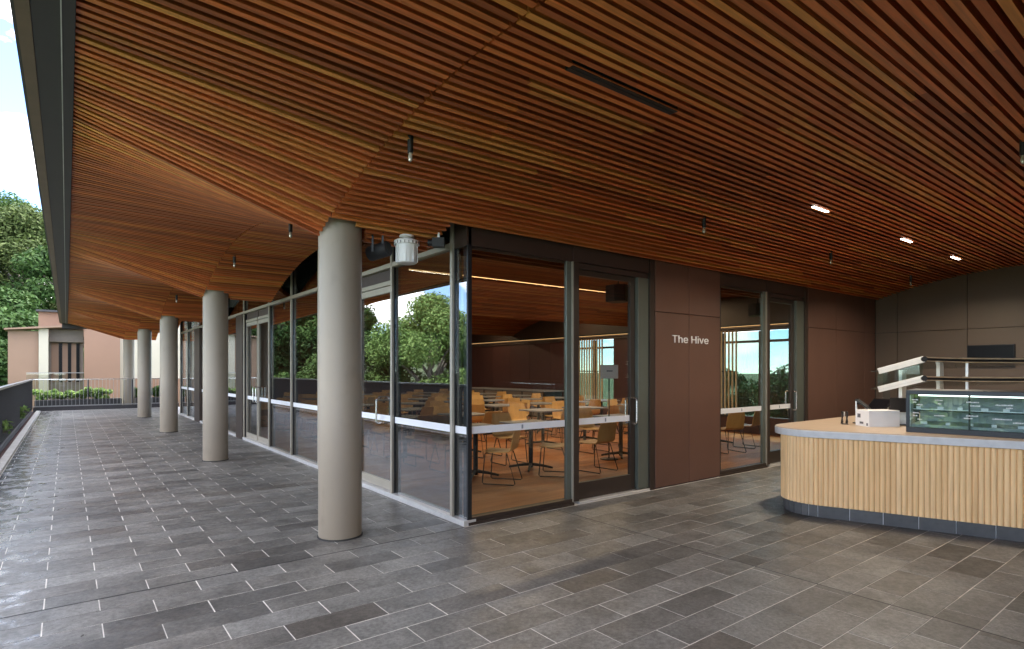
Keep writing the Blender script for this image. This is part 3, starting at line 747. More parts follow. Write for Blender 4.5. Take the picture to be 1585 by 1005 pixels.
# tablet stands, sorter
def tablet(label, x, y, rz, tilt, top):
    t = thing('tablet_stand', label, 'tablet', (x, y, .951), rz)
    for nm, y0, y1, m in (('tablet', -.006, .006, 'tablet'), ('display', -.0078, -.0062, 'screen')):
        e = .0 if nm == 'tablet' else .012
        o = MB().box(-.13+e, .13-e, y0, y1, -.10+e, .10-e).build(nm, M[m], t); o.location = (0,-.05,top-.06); o.rotation_euler = (tilt,0,0)
    MB().box(-.055, .055, .02, .032, .0, top-.02).build('back_plate', M['silver'], t)
    MB().tube([(0,.026,top-.05),(0,-.03,top-.05)], .010, 8).build('arm', M['black_metal'], t)
    MB().lathe([(.07,0),(.07,.010),(.02,.014)], 20).build('foot', M['black_metal'], t)
    return t
tablet('dark tablet on a metal stand behind the left end of the carton', 7.66, 3.02, R(15), R(-50), .29)
tablet('dark tablet on a metal stand behind the right end of the carton', 7.84, 2.83, R(-110), R(-48), .29)
tablet('dark tablet on a stand beside the display case', 7.80, 2.60, R(-70), R(-40), .30)
p = P(1312, 640, 7.0)
cd = thing('cup_holder', 'small dark wire holder left of the white carton', 'holder', (7.42, 3.06, .951), R(30))
for s in (-1, 1):
    MB().tube([(s*.05,0,0),(s*.045,.0,.03),(-s*.035,0,.10),(-s*.045,0,.15)], .008, 8).build('wire_leg', M['black_metal'], cd)
    MB().tube([(s*.05,.05,0),(s*.045,.05,.03),(-s*.035,.05,.10),(-s*.045,.05,.15)], .008, 8).build('wire_leg', M['black_metal'], cd)
MB().box(-.055,.055,-.01,.06,0,.006).build('base', M['black_metal'], cd)
MB().add([(-.04,.025,.148),(.04,.025,.148),(.03,.025,.09),(-.03,.025,.09),(-.04,.03,.148),(.04,.03,.148),(.03,.03,.09),(-.03,.03,.09)],[(0,1,2,3),(7,6,5,4),(0,4,5,1),(1,5,6,2),(2,6,7,3),(3,7,4,0)]).build('card', M['silver'], cd)

# ------------------------------------------------------------------ ceiling fittings
for i, (x0, x1) in enumerate([(6.62,6.99),(9.22,9.60),(11.33,11.72)]):
    t = thing('linear_light', ['lit linear ceiling light nearest the sign panel','lit linear ceiling light in the middle of the three','lit linear ceiling light furthest right near the end wall'][i], 'ceiling light', (x0, 3.09, zs(3.09)))
    MB().box(0, x1-x0, -.019, .019, -.001, .03).build('housing', M['black_metal'], t)
    MB().box(.008, x1-x0-.008, -.016, .016, -.004, -.0012).build('diffuser', M['lin'], t)
    ld = bpy.data.lights.new('lamp', 'AREA'); ld.shape = 'RECTANGLE'; ld.size = x1-x0; ld.size_y = .05; ld.energy = 9; ld.color = (1,.86,.66); ld.spread = R(150)
    lo = bpy.data.objects.new('lamp', ld); C.objects.link(lo); lo.parent = t; lo.location = ((x1-x0)/2, 0, -.012)
t = thing('slot_diffuser', 'black linear air slot set between the ceiling slats', 'air slot', (2.44, 2.60, zs(2.6)))
MB().box(0, 1.03, -.034, .034, -.004, .05).build('frame', M['black_metal'], t)
MB().box(.01, 1.02, -.006, .006, -.0065, -.0042).build('blade', M['fascia'], t)
pins = [(2.04,3.90),(5.76,3.9),(8.92,3.9),(12.26,3.96),(5.75,1.12),(2.05,6.86),(2.05,9.68),(2.05,12.82),(2.05,15.6),(2.05,18.74)]
pl = ['pin light hanging above the nearest column','pin light hanging in front of the brown sign panel','pin light hanging above the narrow shopfront bay','pin light hanging near the end wall corner','pin light at the right edge of the ceiling',
      'pin light just left of the nearest column top','pin light between the first two columns','pin light beyond the second column top','small pin light between second and third columns','tiny far pin light near the third column']
for (x, y), lab in zip(pins, pl):
    t = thing('pin_light', lab, 'pin light', (x, y, zs(y)), 0, 'hanging pin lights')
    smooth_by_angle(MB().lathe([(.02,-.10),(.022,-.098),(.022,.03)], 14).build('holder', M['black_metal'], t))
    smooth_by_angle(MB().lathe([(.006,-.165),(.014,-.158),(.018,-.14),(.015,-.115),(.012,-.1005)], 14).build('bulb', M['bulb'], t))
# white lantern shaped speaker
t = thing('ceiling_speaker', 'white ribbed cylinder hanging beside the nearest column', 'speaker', (2.70, 5.24, zs(5.24)-.005))
prof = [(.07,0),(.075,-.02),(.04,-.03),(.10,-.045),(.125,-.06),(.128,-.10)]
smooth_by_angle(MB().lathe([(r,z) for r,z in prof[::-1]], 32).build('cap', M['white'], t))
smooth_by_angle(MB().lathe([(.085,-.285),(.098,-.278),(.102,-.26),(.107,-.12),(.107,-.10)], 32).build('body', M['white'], t))
for i in range(20):
    a = 2*math.pi*i/20; o = MB().box(-.003,.003,-.002,.004,-.098,-.072).build('vent', M['fascia'], t); o.location = (.1265*math.cos(a), .1265*math.sin(a), 0); o.rotation_euler = (0,0,a-math.pi/2)
for i in range(8):
    a = 2*math.pi*i/8+.2; o = MB().box(-.006,.006,-.002,.006,-.27,-.11).build('rib', M['white'], t); o.location = (.104*math.cos(a), .104*math.sin(a), 0); o.rotation_euler = (0,0,a-math.pi/2)
t = thing('wall_speaker', 'black cylindrical speaker on two straps beside the column top', 'speaker', (2.48, 5.40, 2.79), R(-37.5))
o = smooth_by_angle(MB().lathe([(.045,-.13),(.068,-.12),(.075,-.10),(.075,.10),(.06,.115)], 24).build('body', M['speaker'], t)); o.rotation_euler = (R(18), R(78), 0)
for x in (-.05, .05): MB().box(x-.010, x+.010, -.082, -.076, -.02, .17).build('strap', M['black_metal'], t)
t = thing('projector', 'small black camera unit tucked under the slats beside the glass corner', 'camera', (2.98, 5.17, 2.90), R(-37.5))
MB().box(-.02, .10, -.05, .05, -.045, .045).build('body', M['speaker'], t); 
o = smooth_by_angle(MB().lathe([(.03,0),(.034,.03),(.034,.05)], 18).build('lens', M['black_metal'], t)); o.location = (-.02,0,0); o.rotation_euler = (0,R(-90),0)
MB().box(.03,.05,-.015,.015,.045,.10).build('bracket', M['silver'], t)
t = thing('outlet_box', 'small grey outlet box at the foot of the nearest column', 'box', (2.29, 5.60, 0))
part('box_body', MB().box(2.27, 2.36, 5.58, 5.68, .10, .29), M['greybrown'], t, .004)
part('cover', MB().box(2.275, 2.355, 5.574, 5.579, .11, .28), M['column'], t)

# ------------------------------------------------------------------ balustrades
XR = -1.08; ZR = 1.25
bl = thing('balustrade', 'long dark vertical bar balustrade along the left edge of the terrace', 'balustrade', (XR, -6, 0))
part('handrail', MB().box(XR-.05, XR+.06, -6, 29.06, ZR-.045, ZR), M['railcap'], bl, .004)
part('bottom_rail', MB().box(XR-.02, XR+.03, -6, 29.05, .06, .11), M['rail'], bl)
bme_ = MB().box(-.035, .035, -.005, .005, .111, ZR-.046).mesh('bar', M['rail'])
nb = 0; y = 4.0
while y < 29.0 and nb < 298:
    link('bar', bme_, bl, (0.005, y+6, 0)); y += .0845; nb += 1
rest = MB(); y = -5.9
while y < 3.95: rest.box(XR-.03, XR+.04, y-.005, y+.005, .111, ZR-.046); y += .0845
o = part('bars', rest, M['rail'], bl); o['kind'] = 'stuff'
part('base_plate', MB().box(XR-.06, XR+.06, -6, 29.0, -.3, .0), M['rail'], bl)
YR = 29.06
b2 = thing('balustrade', 'end balustrade with thin vertical bars and bright handrail across the terrace end', 'balustrade', (XR, YR, 0))
part('handrail', MB().box(XR+.05, 3.9, YR-.03, YR+.03, ZR-.035, ZR), M['steel'], b2, .004)
part('bottom_rail', MB().box(XR+.03, 3.9, YR-.015, YR+.015, .16, .20), M['railcap'], b2)
part('kick_plate', MB().box(XR+.05, 3.9, YR-.03, YR-.012, -.05, .145), M['rail'], b2)
bm2 = MB().box(-.007, .007, -.007, .007, .201, ZR-.036).mesh('bar', M['railcap'])
x = XR + .12
while x < 3.85:
    link('bar', bm2, b2, (x-XR, 0, 0)); x += .125
for x in (.7, 2.2): part('post', MB().box(x-.02, x+.02, YR+.016, YR+.05, 0, ZR-.036), M['rail'], b2)

# ------------------------------------------------------------------ leaves
def leaves(name, centres, radii, n, size, m, parent, seed, flat=.5):
    """n leaf-shaped faces gathered in clumps"""
    r = np.random.default_rng(seed); k = len(centres); cen = np.array(centres); rad = np.array(radii)
    wts = rad**2; idx = r.choice(k, n, p=wts/wts.sum())
    d = r.normal(size=(n,3)); d /= np.linalg.norm(d,axis=1)[:,None]
    rr = rad[idx]*(r.random(n)**.38)
    c = cen[idx] + d*rr[:,None]*np.array([1,1,.8])
    nrm = d*.7 + r.normal(size=(n,3))*.6 + np.array([0,0,flat]); nrm /= np.linalg.norm(nrm,axis=1)[:,None]
    t = np.cross(nrm, r.normal(size=(n,3))); t /= np.linalg.norm(t,axis=1)[:,None]; b = np.cross(nrm, t)
    s = size*r.uniform(.6,1.35,n)[:,None]
    v = np.stack([c - t*s, c + b*s*.42 + nrm*s*.08, c + t*s, c - b*s*.42 + nrm*s*.08], 1).reshape(-1,3)
    me = bpy.data.meshes.new(name); me.vertices.add(4*n); me.vertices.foreach_set('co', v.ravel())
    me.loops.add(4*n); me.loops.foreach_set('vertex_index', np.arange(4*n))
    me.polygons.add(n); me.polygons.foreach_set('loop_start', np.arange(0,4*n,4)); me.polygons.foreach_set('loop_total', np.full(n,4))
    me.update(); me.validate(); me.materials.append(m)
    return link(name, me, parent)
def tree(label, loc, h, rx, m, seed, n=9000, leaf=.22, crown0=.25, group=None, clumps=46, cat='tree'):
    r = random.Random(seed); t = thing('tree', label, cat, loc, 0, group)
    mb = MB(); cz0 = h*crown0; pts = []; rads = []
    mb.tube([(0,0,-.5),(r.uniform(-.1,.1)*rx*.3,0,h*.2),(r.uniform(-.1,.1)*rx,r.uniform(-.1,.1)*rx,h*.45),(0,0,h*.8)], .035*h, 8, .01*h)
    for i in range(clumps):
        a = r.uniform(0,2*math.pi); zz = r.random()
        # wide in the middle, rounded on top
        env = math.sin(math.pi*(.12+.86*zz)**.9)**.7
        q = rx*env*math.sqrt(r.uniform(.15,1)); z = cz0 + (h-cz0)*zz*.95
        p = (q*math.cos(a), q*math.sin(a), z); pts.append(p); rads.append(rx*r.uniform(.16,.32))
        if i % 3 == 0:
            s = (0,0,max(h*.15, z-h*.25)); mid = (p[0]*.5, p[1]*.5, (s[2]+z)/2+.1*h*.3)
            mb.tube([s, mid, p], .011*h, 6, .003*h)
    mb.build('trunk', M['bark'], t)
    leaves('crown', pts, rads, n, leaf, m, t, seed)
    return t
# hillside wood at the end of the terrace
hill = MB()
hx = np.linspace(-70, 30, 21); hy = np.linspace(40, 130, 14)
def hz(x, y): return -4.6 + max(0, (y-44))*.16*max(0, min(1, (20-x)/30)) + math.sin(x*.2+y*.13)*.6
vs = [(x, y, hz(x,y)) for y in hy for x in hx]; nx = len(hx)
fs = [(j*nx+i, j*nx+i+1, (j+1)*nx+i+1, (j+1)*nx+i) for j in range(len(hy)-1) for i in range(nx-1)]
struct(hill.add(vs, fs).build('hillside', M['earth']))
HT_ = [((-3.5,47,0),11.5,4.6,'leaf_dark','dark green tree rising behind the far building roof'),
      ((-7.5,50,0),14.5,5.2,'leaf_dark','tall dark tree left of the far building'),
      ((-11.5,47,0),12.5,4.8,'leaf_mid','broad green tree at the left edge of the hillside'),
      ((-2.5,60,0),16.6,6.0,'leaf_olive','tall olive green tree with pale branches on the slope'),
      ((-9.5,63,0),17.2,6.5,'leaf_olive','highest olive green tree at the crest of the slope'),
      ((4.5,66,0),16,6.0,'leaf_dark','dark tree hidden partly behind the roof edge'),
      ((-10.5,57,0),17,5.5,'leaf_dark','dark leafy tree seen mirrored in the glass wall'),
      ((0.5,54,0),15,5,'leaf_dark','dense dark tree directly behind the far building'),
      ((-5.0,41,0),6.5,3.2,'leaf_mid','lower green tree beside the far building wall'),
      ((-4.5,72,0),18.3,7,'leaf_mid','tall tree standing highest behind the slope'),((-13,72,0),17.5,7,'leaf_dark','dark tree behind the crest at the far left')]
for i, (p, h, rx, mm, lab) in enumerate(HT_):
    z = hz(p[0], p[1]) - .2
    tree(lab, (p[0],p[1],z), h, rx, M[mm], 100+i, n=46000 if i != 8 else 9000, leaf=.17, crown0=.12, clumps=95, group='trees on the hillside')
tree('round bright green tree below the terrace, mirrored in the corner glass', (-11.4, 31.5, -4.5), 10.4, 4.4, M['leaf_bright'], 55, n=70000, leaf=.115, crown0=.25, clumps=75)
tree('small round green tree below the terrace, mirrored right of the bigger one', (-17.5, 31, -4.5), 8.0, 3.2, M['leaf_bright'], 56, n=30000, leaf=.115, crown0=.25)
tree('lower dark tree below the terrace edge, mirrored in the glass wall', (-8.5, 36, -4.5), 8.2, 3.6, M['leaf_mid'], 57, n=30000, leaf=.12, crown0=.2)
tree('bushy tree beyond the left balustrade, mirrored in the display case', (-14.5, 3.6, -4.5), 7.4, 3.2, M['leaf_bright'], 58, n=12000, leaf=.2, crown0=.2)
tree('leafy tree beyond the left balustrade behind the viewer', (-15.5, -3.0, -4.5), 7.2, 3.0, M['leaf_mid'], 59, n=12000, leaf=.2, crown0=.2)
for i, (x, y, h, rx) in enumerate([(48,18,5.4,4.2),(55,27,6.0,4.6),(60,38,5.6,4.6),(52,10,5.2,4.5),(66,50,6.2,5)]):
    tree(['low far tree seen through the narrow shopfront bay','rounded far tree seen through both glass fronts','pale far tree seen behind the slatted screen','far tree at the right of the hall window view','far tree behind the dining hall windows'][i], (x,y,-4.5), h, rx, M['leaf_dark'], 70+i, n=5000, leaf=.3, group='trees beyond the dining hall')

# planter with shrubs at the terrace end
pt = thing('planter', 'long charcoal planter trough behind the end balustrade', 'planter', (1.4, 29.9, 0))
part('trough', MB().box(-1.0, 1.85, 29.35, 30.3, -.3, .40), M['planter'], pt, .01)
part('trough', MB().box(2.36, 3.9, 29.35, 30.3, -.3, .40), M['planter'], pt, .01)
part('soil', MB().box(-.96, 1.81, 29.39, 30.26, .401, .41).box(2.40, 3.86, 29.39, 30.26, .401, .41), M['soil'], pt)
def shrub(label, loc, rx, h, m, n, seed, leaf=.07, cat='shrub', group='planted shrubs'):
    t = thing('shrub', label, cat, loc, 0, group); r = random.Random(seed); pts = []; rads = []; mb = MB()
    for i in range(14):
        p = (r.uniform(-rx,rx), r.uniform(-.3,.3)*min(1,rx), r.uniform(.15,1)*h*.85); pts.append(p); rads.append(h*r.uniform(.22,.38))
        mb.tube([(p[0]*.4,p[1]*.4,0),(p[0]*.8,p[1]*.8,p[2]*.6),p], .008, 5, .003)
    mb.build('stem', M['bark'], t); leaves('foliage', pts, rads, n, leaf, m, t, seed); return t
shrub('bright leafy shrub in the planter at the left corner of the end balustrade', (-.60,29.8,.40), .45, .42, M['leaf_bright'], 1500, 1)
shrub('bright leafy shrub in the planter below the dark recess', (.15,29.8,.40), .45, .40, M['leaf_bright'], 1500, 2)
shrub('wide leafy shrub in the planter in front of the peach wall', (.95,29.8,.40), .50, .48, M['leaf_bright'], 1700, 3)
shrub('dark leafy shrub in the planter behind the third column', (2.7,29.8,.40), .5, .45, M['leaf_mid'], 1500, 4)
shrub('dark leafy shrub in the planter at the glass wall end', (3.5,29.8,.40), .4, .5, M['leaf_mid'], 1300, 5)
shrub('small leafy plant poking through the left balustrade, nearer one', (-1.02,15.8,.30), .10, .26, M['leaf_bright'], 110, 6, .05)
shrub('small leafy plant poking through the left balustrade, further one', (-1.02,21.5,.25), .13, .34, M['leaf_bright'], 150, 7, .06)

# ------------------------------------------------------------------ far building
fbld = thing('building', 'peach and cream rendered building beyond the end balustrade', 'building', (0.5, 36, -4.5))
part('wall', MB().box(-2.18, -1.07, 35.9, 36.4, -4.5, 3.46), M['peach2'], fbld)
part('pier', MB().box(-1.06, -.70, 35.8, 36.5, -4.5, 3.60), M['cream'], fbld)
part('recess_wall', MB().box(-.69, .68, 36.9, 37.2, -4.5, 3.75), M['greybrown'], fbld)
for i, x in enumerate((-.24, .12, .46)):
    wv = part('window', MB().box(x-.06, x+.06, 36.86, 36.898, 1.0, 2.95), M['screen'], fbld)
    part('frame', MB().box(x-.075, x-.061, 36.84, 36.90, .98, 2.97).box(x+.061, x+.075, 36.84, 36.90, .98, 2.97), M['alu_dark'], wv)
for x0, x1 in ((-.6,-.32),(-.17,.05),(.19,.39)):
    part('panel', MB().box(x0, x1, 36.87, 36.898, 1.0, 2.95), M['peach2'], fbld)
part('head_band', MB().box(-.69, .68, 36.5, 36.88, 3.0, 3.62), M['greybrown'], fbld)
rf = part('roof_slab', MB().add([(-2.3,35.5,3.47),(.68,35.5,3.76),(.68,37.0,3.76),(-2.3,37.0,3.47),(-2.3,35.5,3.54),(.68,35.5,3.86),(.68,37.0,3.86),(-2.3,37.0,3.54)], [(3,2,1,0),(4,5,6,7),(0,1,5,4),(1,2,6,5),(2,3,7,6),(3,0,4,7)]), M['peach2'], fbld)
part('parapet', MB().box(-1.15, 1.2, 38.6, 39.2, 3.4, 4.62), M['peach'], fbld)
part('parapet_cap', MB().box(-1.25, 1.25, 38.4, 39.3, 4.62, 4.72), M['planter'], fbld)
part('plant_screen', MB().box(-.3, .7, 39.4, 39.8, 4.72, 5.05), M['greybrown'], fbld)
part('wall', MB().box(.69, 2.17, 35.7, 36.4, -4.5, 6.0), M['peach'], fbld)
part('wall', MB().box(2.18, 8.0, 36.2, 36.8, -4.5, 6.0), M['cream'], fbld)
part('wall_base', MB().box(2.6, 8.0, 36.05, 36.19, -4.5, 1.15), M['peach'], fbld)
part('glass_guard', MB().box(-1.5, .68, 35.3, 35.32, .2, 1.45), M['glass_r'], fbld)
part('guard_rail', MB().box(-1.5, .68, 35.29, 35.33, 1.452, 1.48), M['railcap'], fbld)
for i in range(4): part('white_sill', MB().box(-.62+.33*i, -.36+.33*i, 36.80, 36.86, 1.08, 1.16), M['film'], fbld)  # row of white sill blocks across the recess

# ------------------------------------------------------------------ dining hall
HY1 = 21.0
fl = MB()
y = Y0+.14
k = 0
while y < HY1:
    x = X0+.13 - rnd.uniform(0, 1.5)
    while x < XW:
        L = rnd.uniform(1.3, 2.4); a, b = max(x, X0+.14), min(x+L, XW)
        if b > a + .02: fl.box(a+.0006, b-.0006, y+.0006, y+.1294, -.02, .030)
        x += L
    y += .13
fl = fl.build('boards', M['floorboard']); 
hf = struct(MB().box(X0+.12, XW+.2, Y0+.10, HY1+.2, -.5, .026).build('floor', M['black']), 'dark orange timber floor of the dining hall')
fl.parent = hf; fl['kind'] = 'stuff'
hc = MB()
for a, b in zip(ys[:-1], ys[1:]):
    if 5.0 < a < HY1: hc.quad((X0+.25,a,zs(a)+.06),(XW+.1,a,zs(a)+.06),(XW+.1,b,zs(b)+.06),(X0+.25,b,zs(b)+.06))
hc = struct(hc.build('ceiling', M['black']), 'timber slat ceiling inside the dining hall')
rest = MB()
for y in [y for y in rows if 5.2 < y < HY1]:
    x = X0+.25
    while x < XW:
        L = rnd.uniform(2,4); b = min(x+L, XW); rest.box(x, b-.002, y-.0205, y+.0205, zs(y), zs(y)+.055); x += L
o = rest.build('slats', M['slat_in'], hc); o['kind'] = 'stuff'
# far wall with windows
hw_ = thing('hall_wall', 'maroon far wall of the dining hall with tall windows', 'wall', (XW, 13, 0))
WIN = [(5.5, 9.6), (12.3, 14.1)]
segs = [(Y0+.14,5.5),(9.6,12.3),(14.1,HY1)]
for a, b in segs:
    n = max(1, round((b-a)/1.25)); st = (b-a)/n
    for i in range(n):
        part('panel', MB().box(XW, XW+.06, a+st*i+.004, a+st*(i+1)-.004, .03, 2.56), M['maroon'], hw_)
    part('backing', MB().box(XW+.062, XW+.2, a, b, 0, 3.7), M['black'], hw_)
for a, b in WIN:
    part('sill_wall', MB().box(XW+.02, XW+.16, a, b, 0, .45), M['maroon'], hw_)
    n = round((b-a)/1.0); st = (b-a)/n
    for i in range(n):
        part('pane', MB().box(XW+.07, XW+.08, a+st*i+.03, a+st*(i+1)-.03, .45, 2.56), M['glass_t'], hw_)
    for i in range(n+1):
        part('mullion', MB().box(XW+.04, XW+.14, a+st*i-.03, a+st*i+.03, .45, 2.56), M['alu_dark'], hw_)
    part('transom', MB().box(XW+.045, XW+.135, a+.03, b-.03, 2.28, 2.34), M['alu_dark'], hw_)
part('bulkhead', MB().box(XW-.10, XW+.1, Y0+.16, HY1, 2.645, 3.60), M['brown_dark'], hw_)
part('bulkhead_base', MB().box(XW-.06, XW+.07, Y0+.16, HY1, 2.565, 2.64), M['brown_dark'], hw_)
tag(part('end_wall', MB().box(X0+.2, XW, HY1, HY1+.2, 0, 3.7), M['maroon'], None), 'dark end wall closing the dining hall', 'wall').name = 'hall_end_wall'
# lights of the hall
def led(label, a, b, w_=.03, energy=40, light=True, cat='light strip'):
    a, b = Vector(a), Vector(b); L = (b-a).length
    t = thing('led_strip', label, cat, a, math.atan2(b.y-a.y, b.x-a.x))
    MB().box(0, L, -w_/2, w_/2, -.004, .0).build('diffuser', M['led'], t)
    MB().box(-.01, L+.01, -w_/2-.006, w_/2+.006, .0005, .05).build('housing', M['black_metal'], t)
    if light:
        ld = bpy.data.lights.new('lamp', 'AREA'); ld.shape = 'RECTANGLE'; ld.size = L; ld.size_y = .08; ld.energy = energy; ld.color = (1,.74,.46)
        lo = bpy.data.objects.new('lamp', ld); C.objects.link(lo); lo.parent = t; lo.location = (L/2, 0, -.02)
led('long warm light strip in the hall ceiling nearest the glass corner', (4.83,9.3,zs(9.3)-.002), (12.9,9.3,zs(9.3)-.002), .04, 32)
led('added warm light strip brightening the middle of the hall', (4.9,13.4,zs(13.4)-.002), (12.9,13.4,zs(13.4)-.002), .04, 24)  # extra strip added to brighten the hall
led('added warm light strip brightening the far part of the hall', (4.9,18.2,zs(18.2)-.002), (12.9,18.2,zs(18.2)-.002), .04, 16)  # another added strip, lights the far end of the hall
led('warm light strip running along the far hall wall', (XW-.105,20.6,2.69), (XW-.105,5.4,2.69), .02, 2)
# box speakers
def boxspk(label, p, rz):
    t = thing('hanging_speaker', label, 'speaker', p, rz)
    MB().prism([(-.13,-.16),(.13,-.16),(.17,0),(.13,.16),(-.13,.16),(-.17,0)], -.13, .13).build('cabinet', M['speaker'], t)
    MB().box(-.11,.11,-.166,-.161,-.11,.11).build('grille', M['grille'], t)
    MB().tube([(0,0,.13),(0,0,zs(p[1])-p[2]+.02)], .012, 8).build('hanger', M['black_metal'], t)
q = P(957,455,9.2); boxspk('black box speaker hanging inside above the first door', (q.x,q.y,q.z), R(20))
q = P(1172,480,12.5); boxspk('dark speaker hanging inside above the narrow bay', (q.x,q.y,min(q.z,2.9)), R(20))
# furniture
def chair_meshes():
    pr = []  # shell profile (y, z): seat front to back top; chair faces +Y
    for t in range(5): pr.append((.22 - .34*t/4, .455 - .012*math.sin(math.pi*t/4) - .006*t/4))
    for t in range(1,5):
        a = R(-90 + 78*t/4 + 180); pr.append((-.12 - .06*math.sin(R(78*t/4)), .449 + .06*(1-math.cos(R(78*t/4)))))
    y0, z0 = pr[-1]
    for t in range(1,6): pr.append((y0 - .075*t/5, z0 + .335*t/5))
    v = []; f = []
    n = len(pr)
    for k, (y, z) in enumerate(pr):
        wd = .215 - (.03 if k > n-3 else 0) - (.02 if k == 0 else 0)
        a = pr[min(k+1,n-1)]; b = pr[max(k-1,0)]; dy, dz_ = a[0]-b[0], a[1]-b[1]; l = math.hypot(dy,dz_); ny, nz = -dz_/l*.011, dy/l*.011
        dish = .012 if k > 8 else .006
        for x, e in ((-wd,1),(0,0),(wd,1)):
            v.append((x, y - ny*0 + dish*e*(1 if k > 8 else 0), z + dish*e*(0 if k > 8 else 1)))
        for x, e in ((-wd,1),(0,0),(wd,1)):
            v.append((x, y + ny + dish*e*(1 if k > 8 else 0), z + nz + dish*e*(0 if k > 8 else 1)))
    for k in range(n-1):
        a, b = 6*k, 6*(k+1)
        f += [(a,a+1,b+1,b),(a+1,a+2,b+2,b+1),(a+4,a+3,b+3,b+4),(a+5,a+4,b+4,b+5),(a+3,a,b,b+3),(a+2,a+5,b+5,b+2)]
    f += [(0,3,4,1),(1,4,5,2),(6*n-6,6*n-5,6*n-2,6*n-3),(6*n-5,6*n-4,6*n-1,6*n-2)]
    sh = MB().add(v, f).mesh('seat_shell', M['ply']); sh.shade_smooth()
    try: sh.set_sharp_from_angle(angle=R(40))
    except Exception: pass
    fr = MB()
    for s in (-1, 1):
        fr.tube([(s*.14,.14,.438),(s*.19,.19,.42),(s*.215,.22,.03),(s*.215,.20,.011),(s*.215,-.22,.011),(s*.215,-.24,.03),(s*.18,-.12,.42),(s*.12,-.09,.436)], .008, 6)
    fr.tube([(-.19,.19,.42),(.19,.19,.42)], .007, 6)
    return sh, fr.mesh('sled_frame', M['black_metal'])
shell_me, sled_me = chair_meshes()
tb_top = MB().cbox(-.36, .36, -.36, .36, .715, .742, .003).mesh('table_top', M['tabletop'])
tb_post = MB().lathe([(.036,.02),(.036,.69),(.13,.70),(.13,.714)], 14).mesh('post', M['black_metal'])
ft = MB()
for a in range(4):
    c_, s_ = math.cos(a*math.pi/2+math.pi/4), math.sin(a*math.pi/2+math.pi/4)
    ft.tube([(0,0,.075),(c_*.18,s_*.18,.055),(c_*.35,s_*.35,.022)], .028, 6, .017)
tb_foot = ft.mesh('foot', M['black_metal'])
ZF = .031
def table(x, y, label, rz=0):
    t = thing('dining_table', label, 'table', (x,y,ZF), rz, 'dining tables')
    link('table_top', tb_top, t); link('post', tb_post, t); link('foot', tb_foot, t); return t
def chair(x, y, rz, label):
    t = thing('chair', label, 'chair', (x,y,ZF), rz, 'plywood dining chairs')
    link('seat_shell', shell_me, t); link('sled_frame', sled_me, t); return t
FAR = 'plywood chair with black sled legs standing deep inside the dining hall'
FART = 'grey topped table with black pedestal standing deep inside the dining hall'
rowsY = [7.12, 9.25, 11.2, 13.1, 15.0, 16.9, 18.8]
colsX = [4.75, 5.92, 7.95, 9.15, 11.0]
nearl = {(0,0):('chair seen side on just behind the corner glass, back to the terrace', 'table directly behind the corner pane beside the side on chair'),
         (0,1):('second chair behind the corner glass, back to the terrace', 'second table behind the corner pane, left of the door mullion'),
         (0,2):('chair seen through the first shopfront door, back to the viewer', 'table seen through the first shopfront door'),
         (0,3):('chair right of it seen beside the door pull handle', 'table seen beside the door pull handle')}
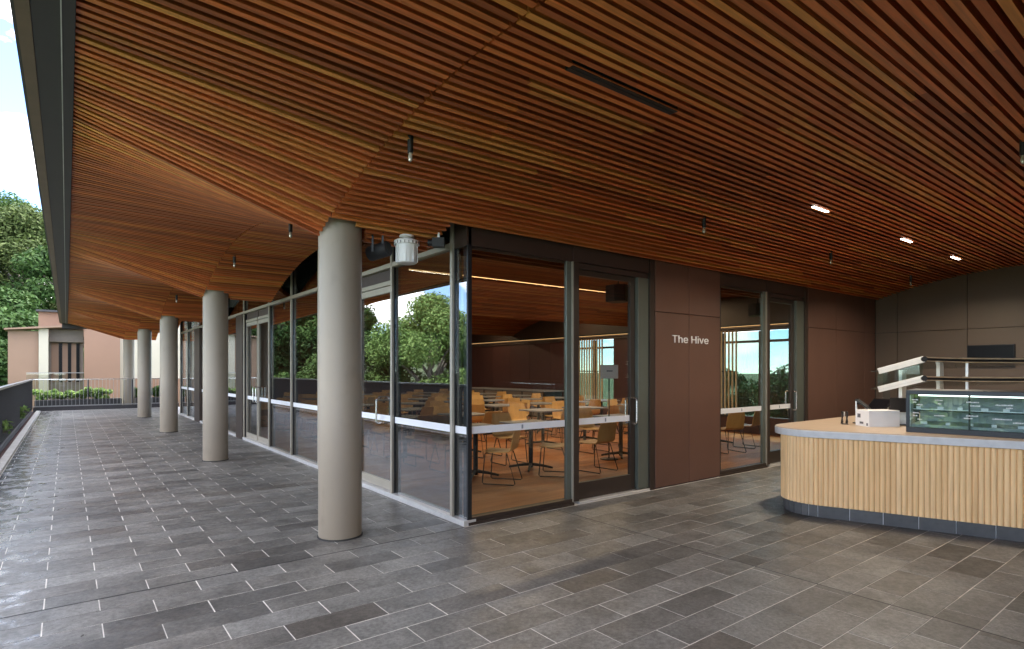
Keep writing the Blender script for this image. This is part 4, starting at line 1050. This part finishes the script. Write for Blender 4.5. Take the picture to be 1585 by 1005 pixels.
for j, ty in enumerate(rowsY):
    for i, tx in enumerate(colsX if j < 2 else [4.6,5.8,7.0,8.2,9.4,10.6,11.8]):
        jx, jy = rnd.uniform(-.06,.06), rnd.uniform(-.05,.05)
        ordn = ['first','second','third','fourth','fifth']
        lc, lt = nearl.get((j,i), (FAR, FART)); lb = FAR
        if j == 0: lb = 'chair on the far side of the nearest table row, %s from the left glass wall' % ordn[i]
        if j == 0 and i == 4: lc, lt = 'chair in the nearest table row, furthest from the glass wall', 'table in the nearest row furthest from the left glass wall'
        if j > 0:
            rw_ = ['','second','third','fourth','fifth','sixth','last'][j]; cl_ = (ordn + ['sixth','seventh'])[i]
            lc = 'chair on the near side of the %s table row, %s from the left glass wall' % (rw_, cl_)
            lb = 'chair on the far side of the %s table row, %s from the left glass wall' % (rw_, cl_)
            lt = 'grey table in the %s row, %s from the left glass wall' % (rw_, cl_)
        table(tx+jx, ty+jy, lt)
        chair(tx+jx+rnd.uniform(-.08,.08), ty-.66+rnd.uniform(-.06,.10), rnd.uniform(-.12,.12) + (.72 if j == 0 and i < 2 else 0), lc)
        chair(tx+jx+rnd.uniform(-.08,.08), ty+.68+rnd.uniform(-.10,.06), math.pi+rnd.uniform(-.15,.15), lb)
        if j > 1 and i in (1,3) and rnd.random() < .6:
            chair(tx+jx+.66, ty+rnd.uniform(-.05,.05), math.pi/2+rnd.uniform(-.2,.2), 'chair at the right end of the %s table in the %s row' % (cl_, rw_))
chair(6.55, 6.35, .1, 'chair pulled out behind the door mullion, back to the terrace')
chair(10.0, 6.25, -.25, 'chair seen through the lower part of the narrow shopfront bay')
chair(9.45, 6.75, .5, 'chair beside it at the left edge of the narrow shopfront bay')
# slatted timber screens
def screen(label, y0, y1, x, step):
    t = thing('batten_screen', label, 'screen', (x, y0, 0))
    me = MB().box(-.02,.02,-.014,.014,.5,2.56).mesh('batten', M['screen_wood']); y = y0
    while y <= y1: link('batten', me, t, (0, y-y0, 0)); y += step
    MB().box(-.012,.012,0,y1-y0,1.55,1.58).build('cross_rail', M['black_metal'], t)
    MB().box(-.03,.03,-.02,y1-y0+.02,.44,.50).build('bottom_rail', M['black_metal'], t)
screen('pale vertical batten screen before the hall windows in the narrow bay', 7.85, 8.9, XW-.5, .10)
screen('pale vertical batten screen seen left of the first door', 12.4, 14.1, XW-.4, .11)
# service bench and monitor
sb = thing('sideboard', 'dark service sideboard along the far hall wall', 'sideboard', (12.7, 15.8, 0))
part('cabinet', MB().box(12.4, 13.2, 14.4, 19.0, .03, .88), M['black_metal'], sb)
part('bench_top', MB().box(12.35, 13.25, 14.35, 19.05, .881, .92), M['tabletop'], sb)
for i in range(4): part('cabinet_door', MB().box(12.375, 12.399, 14.45+1.14*i, 15.5+1.14*i, .08, .86), M['greybrown'], sb)
q = P(943,578,10.2)
mo = thing('notice_board', 'pale standing notice board seen through the first shopfront door', 'sign', (q.x,q.y,ZF), R(-30))
MB().box(-.16,.16,-.008,.008,1.42,1.66).build('board', M['film'], mo)
MB().box(-.05,.06,-.0105,-.0085,1.54,1.565).build('print', M['film_dot'], mo)
MB().tube([(0,0.012,0.01),(0,.012,1.42)], .012, 8).build('post', M['black_metal'], mo)
MB().lathe([(.16,0),(.16,.012),(.03,.02)], 20).build('foot', M['black_metal'], mo)
